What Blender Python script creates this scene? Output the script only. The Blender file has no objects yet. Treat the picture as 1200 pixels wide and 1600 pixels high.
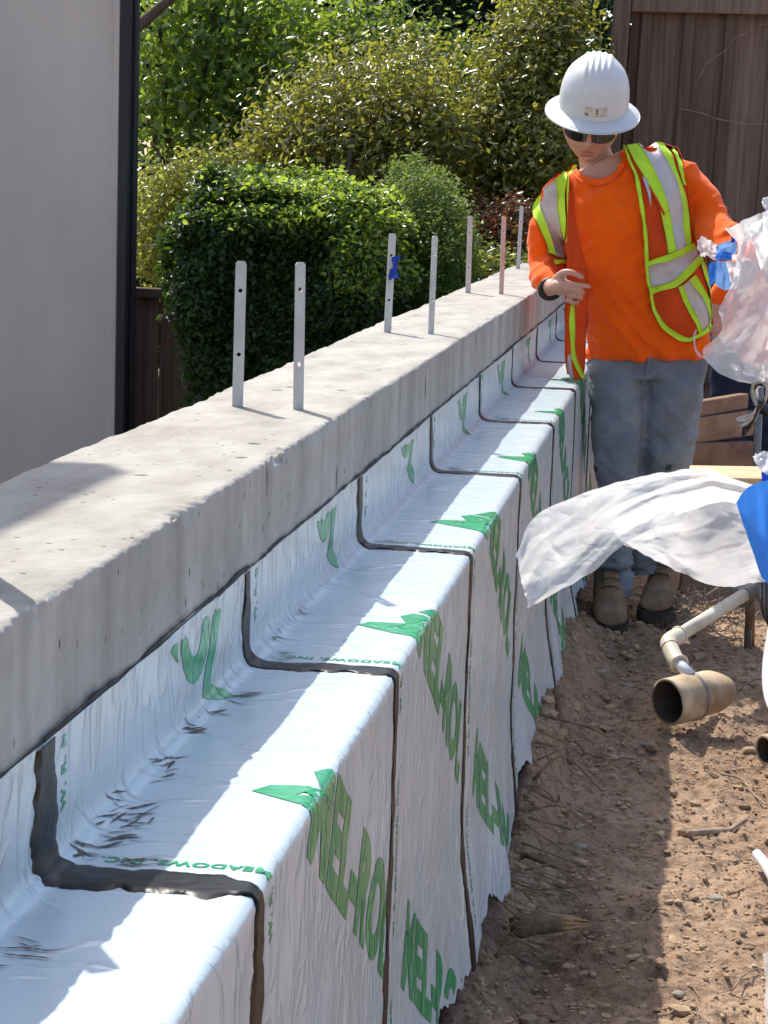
import bpy, bmesh, math, random
import numpy as np
from mathutils import Vector, Matrix
from mathutils.bvhtree import BVHTree
random.seed(7); RNG = np.random.default_rng(7)
scene = bpy.context.scene
COL = scene.collection

# ------------------------------------------------------------------ camera
FPX, ROLL, VPX, VPY = 3300.0, math.radians(1.9), 1100.0, 290.0   # focal length in photo pixels; vanishing point of the wall
EYE = 1.40                                                        # camera height above the trench floor
_d = np.array([(VPX - 600) / FPX, -(VPY - 800) / FPX, -1.0]); _d /= np.linalg.norm(_d)
_s, _c = math.sin(ROLL), math.cos(ROLL)
_u = np.array([_s, _c, (_s * _d[0] + _c * _d[1]) / (-_d[2])]); _u /= np.linalg.norm(_u)
_x = np.cross(_d, _u)
MW = np.array([_x, _d, _u])            # camera space -> world (rows are the world axes)
cam = bpy.data.cameras.new('camera'); camo = bpy.data.objects.new('camera', cam); COL.objects.link(camo)
cam.sensor_fit = 'VERTICAL'; cam.sensor_height = 36.0; cam.lens = FPX / 1600.0 * 36.0
cam.clip_start = 0.05; cam.clip_end = 600
camo.matrix_world = Matrix([list(MW[0]) + [0], list(MW[1]) + [0], list(MW[2]) + [EYE], [0, 0, 0, 1]])
scene.camera = camo

# ------------------------------------------------------------------ light
SUN = Vector((-0.43, 0.63, 1.0)).normalized()       # towards the sun
world = bpy.data.worlds.new('World'); scene.world = world; world.use_nodes = True
wn = world.node_tree.nodes; wl = world.node_tree.links
sky = wn.new('ShaderNodeTexSky'); sky.sky_type = 'NISHITA'; sky.sun_disc = False
sky.sun_elevation = math.asin(SUN.z); sky.sun_rotation = math.atan2(SUN.x, SUN.y)
sky.air_density = 0.9; sky.dust_density = 2.2; sky.ozone_density = 0.4
wl.new(sky.outputs[0], wn['Background'].inputs[0]); wn['Background'].inputs[1].default_value = 0.142
sun = bpy.data.lights.new('sun', 'SUN'); sun.energy = 3.1; sun.angle = math.radians(0.53); sun.color = (1.0, 0.95, 0.87)
suno = bpy.data.objects.new('sun', sun); COL.objects.link(suno)
suno.rotation_euler = (-SUN).to_track_quat('-Z', 'Y').to_euler(); suno.location = (-4, 6, 9)
scene.view_settings.view_transform = 'Standard'; scene.view_settings.look = 'None'
scene.view_settings.exposure = 0.92; scene.view_settings.gamma = 1.0; scene.view_settings.use_curve_mapping = False
scene.cycles.max_bounces = 8; scene.cycles.transparent_max_bounces = 12

# ------------------------------------------------------------------ helpers: pixels of the photo -> places in the world
_e = np.array([0, 0, EYE])
def ray(px, py):
    px = np.asarray(px, float); py = np.asarray(py, float); return np.stack([(px - 600) / FPX, -(py - 800) / FPX, -np.ones_like(px)], -1) @ MW.T
def at_y(px, py, Y): r = ray(px, py); return r * (Y / r[..., 1])[..., None] + _e
def at_z(px, py, z): r = ray(px, py); return r * ((z - EYE) / r[..., 2])[..., None] + _e
def at_x(px, py, X): r = ray(px, py); return r * (X / r[..., 0])[..., None] + _e

# noise -------------------------------------------------------------
def _hash(ix, iy, iz, seed):
    u = np.uint32
    h = (np.atleast_1d(ix).astype(np.int64) & 0xFFFFFFFF).astype(u) * u(374761393) + (np.atleast_1d(iy).astype(np.int64) & 0xFFFFFFFF).astype(u) * u(668265263) + (np.atleast_1d(iz).astype(np.int64) & 0xFFFFFFFF).astype(u) * u(2147483647) + u((seed * 974634721) & 0xFFFFFFFF)
    h = (h ^ (h >> u(13))) * u(1274126177); h = (h ^ (h >> u(16))) * u(2246822519)
    return (((h ^ (h >> u(15))) & u(0xFFFFFF)).astype(float) / float(0xFFFFFF) * 2 - 1).reshape(np.shape(ix))
def vnoise(P, seed=0):
    P = np.asarray(P, float); i = np.floor(P); f = P - i; f = f * f * f * (f * (f * 6 - 15) + 10)
    ix, iy, iz = i[..., 0], i[..., 1], i[..., 2]; r = 0
    for dx in (0, 1):
        wx = f[..., 0] if dx else 1 - f[..., 0]
        for dy in (0, 1):
            wy = f[..., 1] if dy else 1 - f[..., 1]
            for dz in (0, 1):
                wz = f[..., 2] if dz else 1 - f[..., 2]
                r = r + wx * wy * wz * _hash(ix + dx, iy + dy, iz + dz, seed)
    return r
def fbm(P, octv=4, seed=0, gain=.5, lac=2.03):
    P = np.asarray(P, float); a = 1; t = 0
    for k in range(octv):
        t = t + a * vnoise(P, seed + k * 17); P = P * lac; a *= gain
    return t
def ridged(P, octv=3, seed=0):
    P = np.asarray(P, float); a = 1; t = 0
    for k in range(octv):
        t = t + a * (1 - 2 * np.abs(vnoise(P, seed + k * 13))); P = P * 2.1; a *= .5
    return t
def p3(*a):
    a = np.broadcast_arrays(*[np.asarray(q, float) for q in a]); return np.stack(a, -1)
def smooth(a, b, x):
    t = np.clip((np.asarray(x, float) - a) / (b - a), 0, 1); return t * t * (3 - 2 * t)

# objects -----------------------------------------------------------
def root_loc(o):
    l = Vector((0, 0, 0))
    while o is not None: l = l + o.location; o = o.parent
    return l
def tag(o, label=None, cat=None, group=None, kind=None):
    if label: o['label'] = label
    if cat: o['category'] = cat
    if group: o['group'] = group
    if kind: o['kind'] = kind
    return o
def thing(name, loc, label, cat, group=None):
    o = bpy.data.objects.new(name, None); COL.objects.link(o); o.location = Vector([float(v) for v in loc]); o.empty_display_size = .05
    return tag(o, label, cat, group)
def make_mesh(name, V, F, smooth_=True):
    me = bpy.data.meshes.new(name); V = np.asarray(V, np.float32).reshape(-1, 3)
    if isinstance(F, np.ndarray):
        n = F.shape[1]; m = len(F)
        me.vertices.add(len(V)); me.vertices.foreach_set('co', V.ravel())
        me.loops.add(m * n); me.loops.foreach_set('vertex_index', F.ravel().astype(np.int32))
        me.polygons.add(m); me.polygons.foreach_set('loop_start', np.arange(0, m * n, n, dtype=np.int32))
        me.update(calc_edges=True)
    else:
        me.from_pydata([tuple(map(float, v)) for v in V], [], [tuple(int(i) for i in f) for f in F]); me.update()
    me.polygons.foreach_set('use_smooth', np.full(len(me.polygons), smooth_)); me.update()
    return me
def obj(name, V, F, mat, parent=None, smooth_=True):
    V = np.asarray(V, float).reshape(-1, 3)
    if parent is not None: V = V - np.array(root_loc(parent))
    me = make_mesh(name, V, F, smooth_); o = bpy.data.objects.new(name, me); COL.objects.link(o)
    if parent is not None: o.parent = parent
    if mat: me.materials.append(mat)
    return o
class MB:
    """collects shapes for ONE mesh"""
    def __init__(s): s.V = []; s.F = []; s.n = 0
    def add(s, V, F):
        V = np.asarray(V, float).reshape(-1, 3); s.V.append(V); s.F += [tuple(int(i) + s.n for i in f) for f in F]; s.n += len(V); return s
    def verts(s): return np.concatenate(s.V)
    def build(s, name, mat, parent=None, smooth_=True): return obj(name, s.verts(), s.F, mat, parent, smooth_)
def gridF(nu, nv, closed_v=False):
    a = np.arange(nu * nv).reshape(nu, nv)
    if closed_v: a = np.concatenate([a, a[:, :1]], 1)
    return np.stack([a[:-1, :-1], a[1:, :-1], a[1:, 1:], a[:-1, 1:]], -1).reshape(-1, 4)
def box(c, s, rot=None, bev=.0):
    """chamfered box: centre, full size, optional 3x3 rotation"""
    s = np.array(s, float) / 2; b = min(bev, *(s * .45)) if bev else 0
    V = []; F = []
    if not b:
        for z in (-1, 1):
            for y in (-1, 1):
                for x in (-1, 1): V.append((x * s[0], y * s[1], z * s[2]))
        F = [(0, 2, 3, 1), (4, 5, 7, 6), (0, 1, 5, 4), (2, 6, 7, 3), (0, 4, 6, 2), (1, 3, 7, 5)]
    else:
        bm = bmesh.new(); bmesh.ops.create_cube(bm, size=1)
        for v in bm.verts: v.co = Vector((v.co.x * 2 * s[0], v.co.y * 2 * s[1], v.co.z * 2 * s[2]))
        bmesh.ops.bevel(bm, geom=list(bm.edges), offset=b, segments=1, affect='EDGES')
        bm.verts.index_update(); V = [tuple(v.co) for v in bm.verts]; F = [[v.index for v in f.verts] for f in bm.faces]; bm.free()
    V = np.array(V)
    if rot is not None: V = V @ np.array(rot).T
    return V + np.array(c, float), F
def rotz(a): c, s = math.cos(a), math.sin(a); return np.array([[c, -s, 0], [s, c, 0], [0, 0, 1]])
def rotx(a): c, s = math.cos(a), math.sin(a); return np.array([[1, 0, 0], [0, c, -s], [0, s, c]])
def roty(a): c, s = math.cos(a), math.sin(a); return np.array([[c, 0, s], [0, 1, 0], [-s, 0, c]])
def frames(P):
    P = np.asarray(P, float); T = np.gradient(P, axis=0); T /= np.linalg.norm(T, axis=1)[:, None] + 1e-12
    up = np.array([0, 0, 1.0]) if abs(T[0][2]) < .9 else np.array([1.0, 0, 0]); N = []
    n = np.cross(up, T[0]); n /= np.linalg.norm(n)
    for t in T:
        n = n - t * np.dot(n, t); n /= np.linalg.norm(n) + 1e-12; N.append(n.copy())
    N = np.array(N); return T, N, np.cross(T, N)
def tube(P, R, k=10, caps=True, round_=False, squash=1.0):
    P = np.asarray(P, float); R = np.broadcast_to(np.asarray(R, float), (len(P),)).copy()
    if round_:
        T = P[0] - P[1]; T /= np.linalg.norm(T); E = P[-1] - P[-2]; E /= np.linalg.norm(E)
        P = np.concatenate([[P[0] + T * R[0] * .97], [P[0] + T * R[0] * .7], P, [P[-1] + E * R[-1] * .7], [P[-1] + E * R[-1] * .97]])
        R = np.concatenate([[R[0] * .22, R[0] * .7], R, [R[-1] * .7, R[-1] * .22]])
    T, N, B = frames(P); th = np.linspace(0, 2 * math.pi, k, endpoint=False)
    V = P[:, None] + R[:, None, None] * (np.cos(th)[None, :, None] * N[:, None] + squash * np.sin(th)[None, :, None] * B[:, None])
    F = [tuple(f) for f in gridF(len(P), k, True)]
    if caps: F += [tuple(range(k)), tuple(range((len(P) - 1) * k, len(P) * k))[::-1]]
    return V.reshape(-1, 3), F
def spline(P, n):
    P = np.asarray(P, float); m = len(P)
    if m < 3: t = np.linspace(0, 1, n)[:, None]; return P[0] * (1 - t) + P[-1] * t
    Q = np.concatenate([[2 * P[0] - P[1]], P, [2 * P[-1] - P[-2]]]); out = []
    for u in np.linspace(0, m - 1 - 1e-9, n):
        i = int(u); t = u - i; a, b, c, d = Q[i:i + 4]
        out.append(.5 * ((2 * b) + (-a + c) * t + (2 * a - 5 * b + 4 * c - d) * t * t + (-a + 3 * b - 3 * c + d) * t ** 3))
    return np.array(out)
def resample(P, n):
    P = np.asarray(P, float); L = np.concatenate([[0], np.cumsum(np.linalg.norm(np.diff(P, axis=0), axis=1))]); t = np.linspace(0, L[-1], n)
    return np.stack([np.interp(t, L, P[:, k]) for k in range(P.shape[1])], 1)
def remesh(V, F, voxel, it=5, fac=.5):
    me = make_mesh('tmp', V, F); o = bpy.data.objects.new('tmp', me); COL.objects.link(o)
    m = o.modifiers.new('r', 'REMESH'); m.mode = 'VOXEL'; m.voxel_size = voxel
    if it: s = o.modifiers.new('s', 'SMOOTH'); s.iterations = it; s.factor = fac
    dg = bpy.context.evaluated_depsgraph_get(); ev = o.evaluated_get(dg); em = ev.to_mesh()
    n = len(em.vertices); W = np.empty(n * 3); em.vertices.foreach_get('co', W); W = W.reshape(-1, 3)
    N = np.empty(n * 3); em.vertices.foreach_get('normal', N); N = N.reshape(-1, 3)
    G = np.empty(len(em.polygons) * 4, np.int32); em.loops.foreach_get('vertex_index', G); G = G.reshape(-1, 4)
    ev.to_mesh_clear(); bpy.data.objects.remove(o); bpy.data.meshes.remove(me)
    return W, N, G

# materials ---------------------------------------------------------
class Mat:
    def __init__(s, name):
        s.m = bpy.data.materials.new(name); s.m.use_nodes = True; s.t = s.m.node_tree; s.b = s.t.nodes['Principled BSDF']; s.out = s.t.nodes['Material Output']
        s.co = s.t.nodes.new('ShaderNodeTexCoord').outputs['Object']
    def n(s, kind, **kw):
        q = s.t.nodes.new('ShaderNode' + kind)
        for k, v in kw.items():
            if hasattr(q, k) and k not in q.inputs: setattr(q, k, v)
            else: q.inputs[k].default_value = v
        return q
    def l(s, a, b): s.t.links.new(a, b); return s
    def noise(s, scale, detail=4, stretch=None, rough=.55, co=None, dist=0):
        v = co or s.co
        if stretch:
            mp = s.n('Mapping'); mp.inputs['Scale'].default_value = stretch; s.l(v, mp.inputs[0]); v = mp.outputs[0]
        q = s.n('TexNoise'); q.inputs['Scale'].default_value = scale; q.inputs['Detail'].default_value = detail; q.inputs['Roughness'].default_value = rough; q.inputs['Distortion'].default_value = dist
        s.l(v, q.inputs['Vector']); return q.outputs['Fac']
    def ramp(s, fac, stops, interp='LINEAR'):
        r = s.n('ValToRGB'); e = r.color_ramp.elements; r.color_ramp.interpolation = interp
        while len(e) < len(stops): e.new(.5)
        for k, (p, c) in enumerate(stops):
            e[k].position = p; e[k].color = (c, c, c, 1) if isinstance(c, (int, float)) else (*c, 1)
        s.l(fac, r.inputs[0]); return r.outputs[0]
    def mix(s, fac, a, b, blend='MIX'):
        q = s.n('Mix', data_type='RGBA', blend_type=blend)
        for i, v in ((0, fac), (6, a), (7, b)):
            if isinstance(v, bpy.types.NodeSocket): s.l(v, q.inputs[i])
            else: q.inputs[i].default_value = (*v, 1) if isinstance(v, tuple) else v
        return q.outputs[2]
    def math(s, op, a, b=None):
        q = s.n('Math', operation=op)
        for i, v in ((0, a), (1, b)):
            if v is None: continue
            if isinstance(v, bpy.types.NodeSocket): s.l(v, q.inputs[i])
            else: q.inputs[i].default_value = v
        return q.outputs[0]
    def color(s, c):
        if isinstance(c, tuple): s.b.inputs['Base Color'].default_value = (*c, 1)
        else: s.l(c, s.b.inputs['Base Color'])
        return s
    def set(s, **kw):
        for k, v in kw.items():
            i = s.b.inputs[k.replace('_', ' ')]
            if isinstance(v, bpy.types.NodeSocket): s.l(v, i)
            else: i.default_value = v
        return s
    def bump(s, h, strength=.4, dist=.01, prev=None):
        q = s.n('Bump'); q.inputs['Strength'].default_value = strength; q.inputs['Distance'].default_value = dist; s.l(h, q.inputs['Height'])
        if prev is not None: s.l(prev, q.inputs['Normal'])
        s.l(q.outputs[0], s.b.inputs['Normal']); return q.outputs[0]
def simple(name, c1, c2, scale=20, rough=.7, bump=.3, bdist=.004, stretch=None, metal=0, detail=5, spec=.5):
    m = Mat(name); nz = m.noise(scale, detail, stretch); m.color(m.ramp(nz, [(.3, c1), (.7, c2)])).set(Roughness=rough, Metallic=metal, Specular_IOR_Level=spec)
    if bump: m.bump(nz, bump, bdist)
    return m.m
M = {}

# concrete: pale, mottled, pitted, with faint run marks
m = Mat('concrete'); a = m.noise(3.0, 6, (1, .6, 1)); b = m.noise(26, 6); c = m.noise(9, 5, (1, 1, .12))
base = m.ramp(a, [(.3, (.37, .362, .337)), (.55, (.465, .455, .425)), (.75, (.53, .52, .49))])
base = m.mix(m.ramp(c, [(.40, 0.0), (.66, .75)]), base, (.26, .254, .235))
base = m.mix(m.ramp(b, [(.35, .28), (.6, 0.0)]), base, (.25, .235, .21))
geo = m.n('NewGeometry'); sx = m.n('SeparateXYZ'); m.l(geo.outputs['Normal'], sx.inputs[0])
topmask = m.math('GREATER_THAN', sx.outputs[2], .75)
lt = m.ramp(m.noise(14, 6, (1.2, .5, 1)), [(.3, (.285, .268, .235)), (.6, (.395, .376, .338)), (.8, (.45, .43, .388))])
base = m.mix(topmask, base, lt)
vor = m.n('TexVoronoi'); vor.inputs['Scale'].default_value = 46; mp = m.n('Mapping'); mp.inputs['Scale'].default_value = (1, 1, .55); m.l(m.co, mp.inputs[0]); m.l(mp.outputs[0], vor.inputs['Vector'])
pit = m.math('MULTIPLY', m.ramp(vor.outputs['Distance'], [(.07, 1.0), (.15, 0.0)]), m.ramp(m.noise(7, 3), [(.47, 0.0), (.55, 1.0)]))
vor2 = m.n('TexVoronoi'); vor2.inputs['Scale'].default_value = 9; mp2 = m.n('Mapping'); mp2.inputs['Scale'].default_value = (1, 1, .4); m.l(m.co, mp2.inputs[0]); m.l(mp2.outputs[0], vor2.inputs['Vector'])
pit2 = m.math('MULTIPLY', m.ramp(vor2.outputs['Distance'], [(.06, 1.0), (.10, 0.0)]), m.ramp(m.noise(4, 2), [(.44, 0.0), (.5, 1.0)]))
pit = m.math('MAXIMUM', pit, pit2)
# pink mortar stain far along the wall
pos = m.n('SeparateXYZ'); m.l(m.co, pos.inputs[0])
st = m.math('MULTIPLY', m.ramp(m.math('ABSOLUTE', m.math('SUBTRACT', pos.outputs[1], 7.35)), [(.0, .32), (.35, 0.0)]), m.ramp(m.noise(6, 4, (1, 1, .3)), [(.4, .2), (.65, 1.0)]))
base = m.mix(st, base, (.50, .30, .21))
base = m.mix(m.math('MULTIPLY', pit, .8), base, (.07, .065, .06))
fine = m.noise(130, 4); h = m.math('ADD', m.math('MULTIPLY', fine, .35), m.math('ADD', b, m.math('MULTIPLY', pit, -1.2)))
m.color(base).set(Roughness=.9, Specular_IOR_Level=.25); m.bump(h, .6, .006); M['concrete'] = m.m

# membrane film: white polyethylene, crinkled, a few brown smears, upright faces tinted with painted soil bounce and dust
m = Mat('membrane_film'); w1 = m.noise(9, 3, (1, 5, 1), dist=.6); w2 = m.noise(34, 3, (1, 1.5, .35), dist=1.2); w3 = m.noise(16, 2, (1, .35, 1.4), dist=1.0)
sm = m.math('MULTIPLY', m.ramp(m.noise(62, 3, (.4, 1.6, 1), dist=1.5), [(.66, 0.0), (.70, 1.0)]), m.ramp(m.noise(5.2, 2), [(.60, 0.0), (.66, 1.0)]))
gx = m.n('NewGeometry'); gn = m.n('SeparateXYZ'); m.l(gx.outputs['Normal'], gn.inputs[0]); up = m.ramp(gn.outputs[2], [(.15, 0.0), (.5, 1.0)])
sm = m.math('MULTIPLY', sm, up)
dust_bounce = m.ramp(m.noise(4, 5), [(.35, 0.0), (.8, .5)])
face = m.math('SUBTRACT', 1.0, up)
base = m.mix(m.math('MULTIPLY', dust_bounce, face), (.52, .61, .655), (.54, .49, .43))  # warm soil bounce put into the colour of the upright faces
base = m.mix(sm, base, (.10, .065, .04))
spk = m.ramp(m.noise(300, 1), [(.76, 0.0), (.79, .6)]); base = m.mix(spk, base, (.16, .13, .10))
m.color(base).set(Roughness=.24, Specular_IOR_Level=.5)
def ridge(m, scale, rot, stretch, detail=2, dist=.4):
    mp = m.n('Mapping'); mp.inputs['Rotation'].default_value = rot; mp.inputs['Scale'].default_value = stretch; m.l(m.co, mp.inputs[0])
    q = m.n('TexNoise', noise_type='RIDGED_MULTIFRACTAL'); q.inputs['Scale'].default_value = scale; q.inputs['Detail'].default_value = detail; q.inputs['Distortion'].default_value = dist; q.inputs['Offset'].default_value = .8; q.inputs['Gain'].default_value = 1.2; m.l(mp.outputs[0], q.inputs['Vector']); return q.outputs[0]
def creases(m, k=1.0):
    gg = m.n('NewGeometry'); gs = m.n('SeparateXYZ'); m.l(gg.outputs['True Normal'], gs.inputs[0]); fm = m.ramp(gs.outputs[2], [(.2, 1.0), (.8, .25)])
    a = m.ramp(ridge(m, 7, (0, 0, 0), (.7, 2.6, .55)), [(.55, 0.0), (.95, 1.0)]); b = m.ramp(ridge(m, 10, (.55, 0, .4), (.9, 1.9, 1.0)), [(.6, 0.0), (.95, 1.0)]); c = m.ramp(ridge(m, 8, (-.8, 0, -.5), (.9, 1.8, .8)), [(.7, 0.0), (1.0, 1.0)])
    n1 = m.bump(m.noise(6, 2, (1, 1.6, 1), dist=.6), .16 * k, .010); a = m.math('MULTIPLY', a, fm); b = m.math('MULTIPLY', b, fm); n2 = m.bump(a, .07 * k, .004, n1); n3 = m.bump(b, .36 * k, .005, n2); n4 = m.bump(c, .36 * k, .005, n3); m.bump(m.noise(50, 2, (1, 1.0, .5), dist=1.2), .15 * k, .003, n4)
creases(m); M['film'] = m.m
m = Mat('green_print'); m.color(m.ramp(m.noise(30, 4, (1, 1, .2)), [(.3, (.004, .26, .09)), (.7, (.006, .36, .135))])).set(Roughness=.22, Specular_IOR_Level=.7); creases(m, .8); M['print'] = m.m
m = Mat('green_print_shaded'); m.color(m.ramp(m.noise(60, 5, (1, 1, .12)), [(.35, (.13, .20, .065)), (.7, (.06, .25, .08))])).set(Roughness=.4); m.bump(m.noise(34, 3, (1, 1.5, .35)), .35, .006); M['print_shaded'] = m.m  # unused olive copy of the print, warm shade put into its green
m = Mat('mastic'); d = m.ramp(m.noise(28, 5, (1, 1, .35)), [(.5, (.008, .008, .010)), (.68, (.018, .017, .018)), (.85, (.06, .05, .04))]); m.color(d).set(Roughness=.34, Specular_IOR_Level=.14)
m.bump(m.noise(40, 2, dist=1), .25, .005); M['mastic'] = m.m
m = Mat('mastic_black'); m.color((.008, .008, .008)).set(Roughness=.5, Specular_IOR_Level=.2); M['mastic_black'] = m.m
M['strap'] = simple('galvanised_strap', (.46, .455, .44), (.64, .635, .62), 40, .55, .25, .002, (1, 1, .3), 0)
# soil
m = Mat('soil'); a = m.noise(2.3, 5); b = m.noise(38, 6); c = m.noise(160, 3)
base = m.ramp(a, [(.3, (.235, .15, .097)), (.55, (.345, .232, .152)), (.75, (.46, .325, .218))]); base = m.mix(m.ramp(b, [(.36, .75), (.52, 0.0), (.8, 0.0)]), base, (.15, .095, .06)); base = m.mix(m.ramp(c, [(.6, 0.0), (.72, .5)]), base, (.52, .38, .25))
m.color(base).set(Roughness=.95, Specular_IOR_Level=.15); n1 = m.bump(b, .9, .014); m.bump(c, .7, .004, n1); M['soil'] = m.m
M['clod'] = simple('soil_clod', (.25, .16, .10), (.52, .37, .235), 9, .95, .5, .004, spec=.15)
M['stone'] = simple('stone', (.24, .20, .16), (.42, .36, .29), 14, .9, .4, .004, spec=.2)
M['root'] = simple('root_bark', (.12, .075, .05), (.30, .20, .13), 30, .9, .5, .004, (1, 1, .3), spec=.2)
M['twig'] = simple('dry_twig', (.20, .145, .10), (.46, .36, .26), 40, .85, .3, .002, spec=.2)
M['splinter'] = simple('split_wood', (.36, .20, .09), (.52, .33, .17), 40, .8, .5, .004, (.2, 1, 1), spec=.2)
# stucco, trims, timbers
m = Mat('stucco'); a = m.noise(2.6, 6, (1, 1, .35)); b = m.noise(150, 5); m.color(m.ramp(a, [(.3, (.58, .50, .44)), (.7, (.67, .585, .51))])).set(Roughness=.92, Specular_IOR_Level=.2); m.bump(b, .6, .006); M['stucco'] = m.m
M['dark_trim'] = simple('dark_trim', (.016, .015, .018), (.035, .032, .034), 22, .65, .2, .002, (1, 1, .1))
M['roof'] = simple('roof_shingle', (.05, .045, .045), (.09, .08, .08), 30, .9, .4, .004)
def wood(name, c1, c2, c3, grain=(14, 14, .5), rough=.8, spec=.25):
    m = Mat(name); oi = m.n('ObjectInfo'); off = m.n('VectorMath', operation='ADD'); m.l(m.co, off.inputs[0])
    sc_ = m.n('VectorMath', operation='SCALE'); cmb = m.n('CombineXYZ'); 
    for k in range(3): m.l(oi.outputs['Random'], cmb.inputs[k])
    m.l(cmb.outputs[0], sc_.inputs[0]); sc_.inputs['Scale'].default_value = 37.0; m.l(sc_.outputs[0], off.inputs[1]); co = off.outputs[0]
    g = m.noise(3.0, 8, grain, .65, co, .8); k = m.noise(4.5, 2, (1, 1, .6), .5, co)
    base = m.ramp(g, [(.28, c1), (.5, c2), (.75, c3)]); base = m.mix(m.ramp(k, [(.68, 0.0), (.80, .75)]), base, tuple(v * .35 for v in c1))
    hv = m.n('HueSaturation'); m.l(base, hv.inputs['Color']); m.l(m.math('ADD', m.math('MULTIPLY', oi.outputs['Random'], .75), .75), hv.inputs['Value'])
    m.color(hv.outputs[0]).set(Roughness=rough, Specular_IOR_Level=spec); m.bump(g, .5, .004); return m.m
M['fence_wood'] = wood('weathered_fence_wood', (.075, .048, .036), (.135, .092, .070), (.21, .15, .118))
M['pine'] = wood('pale_pine', (.50, .33, .17), (.66, .47, .27), (.76, .58, .36), (2, 14, 14), .7)
M['form_wood'] = wood('muddy_form_wood', (.13, .078, .05), (.21, .13, .085), (.28, .18, .12), (1.2, 3, 3), .9)
# leaves
def leaf_mat(name, cols, trans=.45, rough=.30, tcol=(.45, .62, .08), spec=.75):
    m = Mat(name); g = m.n('NewGeometry'); r = g.outputs['Random Per Island']
    n = len(cols); c = m.ramp(r, [(k / max(1, n - 1), cc) for k, cc in enumerate(cols)]); m.color(c).set(Roughness=rough, Specular_IOR_Level=spec)
    t = m.n('BsdfTranslucent'); m.l(m.mix(.5, c, tcol), t.inputs[0]); x = m.n('MixShader'); x.inputs[0].default_value = trans
    m.l(m.b.outputs[0], x.inputs[1]); m.l(t.outputs[0], x.inputs[2]); m.l(x.outputs[0], m.out.inputs[0]); return m.m
M['leaf_hedge'] = leaf_mat('hedge_leaf', [(.008, .022, .007), (.016, .04, .012), (.03, .065, .016), (.045, .085, .02)], .28, .40, (.20, .36, .03), .3)
M['leaf_fern'] = leaf_mat('soft_shrub_leaf', [(.05, .10, .03), (.075, .15, .04), (.17, .24, .05)], .45, .5, (.46, .58, .06), .3)
M['leaf_photinia'] = leaf_mat('photinia_leaf', [(.035, .055, .014), (.15, .19, .024), (.05, .08, .016), (.26, .27, .04), (.12, .07, .03), (.07, .11, .02)], .45, .30, (.70, .70, .07))
M['leaf_tree'] = leaf_mat('broad_leaf', [(.02, .05, .014), (.07, .15, .026), (.15, .25, .035), (.03, .06, .018)], .5, .30, (.60, .78, .06))
M['leaf_pale'] = leaf_mat('pale_leaf', [(.10, .15, .035), (.20, .25, .05), (.28, .30, .06)], .55, .30, (.75, .76, .12))
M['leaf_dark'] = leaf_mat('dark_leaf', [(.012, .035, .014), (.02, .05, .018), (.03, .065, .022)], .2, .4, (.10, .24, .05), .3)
M['leaf_young_lit'] = leaf_mat('young_lit_hedge_leaf', [(.13, .24, .03), (.20, .31, .04), (.27, .37, .055)], .5, .35, (.65, .8, .06))  # young leaves, their bright tone also paints the sunlit hedge top
M['leaf_red'] = leaf_mat('red_tip_leaf', [(.20, .035, .02), (.26, .08, .03), (.10, .12, .03), (.06, .10, .025)], .45, .3, (.6, .22, .08))
M['bark'] = simple('bark', (.05, .036, .028), (.12, .09, .07), 18, .9, .6, .008, (1, 1, .3), spec=.2)
M['grass'] = simple('yard_ground', (.07, .06, .035), (.13, .11, .06), 5, .95, .5, .01)
# clothes, skin, gear
m = Mat('skin'); a = m.noise(26, 4); m.color(m.mix(m.ramp(m.noise(7, 2), [(.42, 0.0), (.62, .6)]), m.ramp(a, [(.3, (.50, .275, .185)), (.7, (.64, .385, .275))]), (.58, .25, .18))).set(Roughness=.5, Subsurface_Weight=.12, Subsurface_Radius=(.012, .004, .002)); m.bump(m.noise(140, 3), .12, .002); M['skin'] = m.m
m = Mat('orange_knit'); a = m.noise(6, 4); m.color(m.ramp(a, [(.3, (.92, .105, .002)), (.7, (1.0, .135, .003))])).set(Roughness=.85, Specular_IOR_Level=.15, Sheen_Weight=.15); m.bump(m.noise(420, 2), .12, .002); M['shirt'] = m.m
m = Mat('vest_mesh_fabric'); a = m.noise(7, 3); wv = m.n('TexVoronoi'); wv.inputs['Scale'].default_value = 330; m.l(m.co, wv.inputs['Vector'])
m.color(m.mix(m.ramp(wv.outputs['Distance'], [(.2, .35), (.5, 0.0)]), m.ramp(a, [(.3, (.60, .055, .008)), (.7, (.72, .085, .012))]), (.30, .02, .004))).set(Roughness=.8, Specular_IOR_Level=.2); m.bump(wv.outputs['Distance'], .3, .002); M['vest'] = m.m
M['lime'] = simple('lime_tape', (.46, .78, .02), (.58, .92, .035), 30, .7, .2, .002)
M['silver'] = simple('reflective_tape', (.50, .45, .43), (.62, .57, .545), 24, .45, .25, .003, metal=.15)
m = Mat('jeans'); a = m.noise(5, 5); b = m.noise(600, 2, (1, 1, .3)); c = m.noise(11, 4)
base = m.ramp(a, [(.3, (.15, .175, .215)), (.55, (.245, .275, .315)), (.75, (.39, .41, .43))]); base = m.mix(m.ramp(m.noise(3, 3, (1, 1, .6)), [(.48, 0.0), (.68, .7)]), base, (.42, .435, .44)); base = m.mix(m.ramp(c, [(.66, 0.0), (.70, .85)]), base, (.035, .035, .04)); base = m.mix(m.ramp(b, [(.4, .25), (.6, 0.0)]), base, (.07, .085, .11))
m.color(base).set(Roughness=.9, Specular_IOR_Level=.15); m.bump(b, .25, .002); M['jeans'] = m.m
M['smear'] = simple('dark_smear', (.035, .025, .02), (.09, .06, .04), 60, .6, 0)
M['navy'] = simple('navy_denim', (.016, .022, .045), (.03, .04, .07), 12, .9, .2, .002, spec=.15)
M['boot'] = simple('dusty_suede', (.20, .125, .075), (.34, .225, .145), 12, .9, .35, .004, spec=.15)
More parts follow.
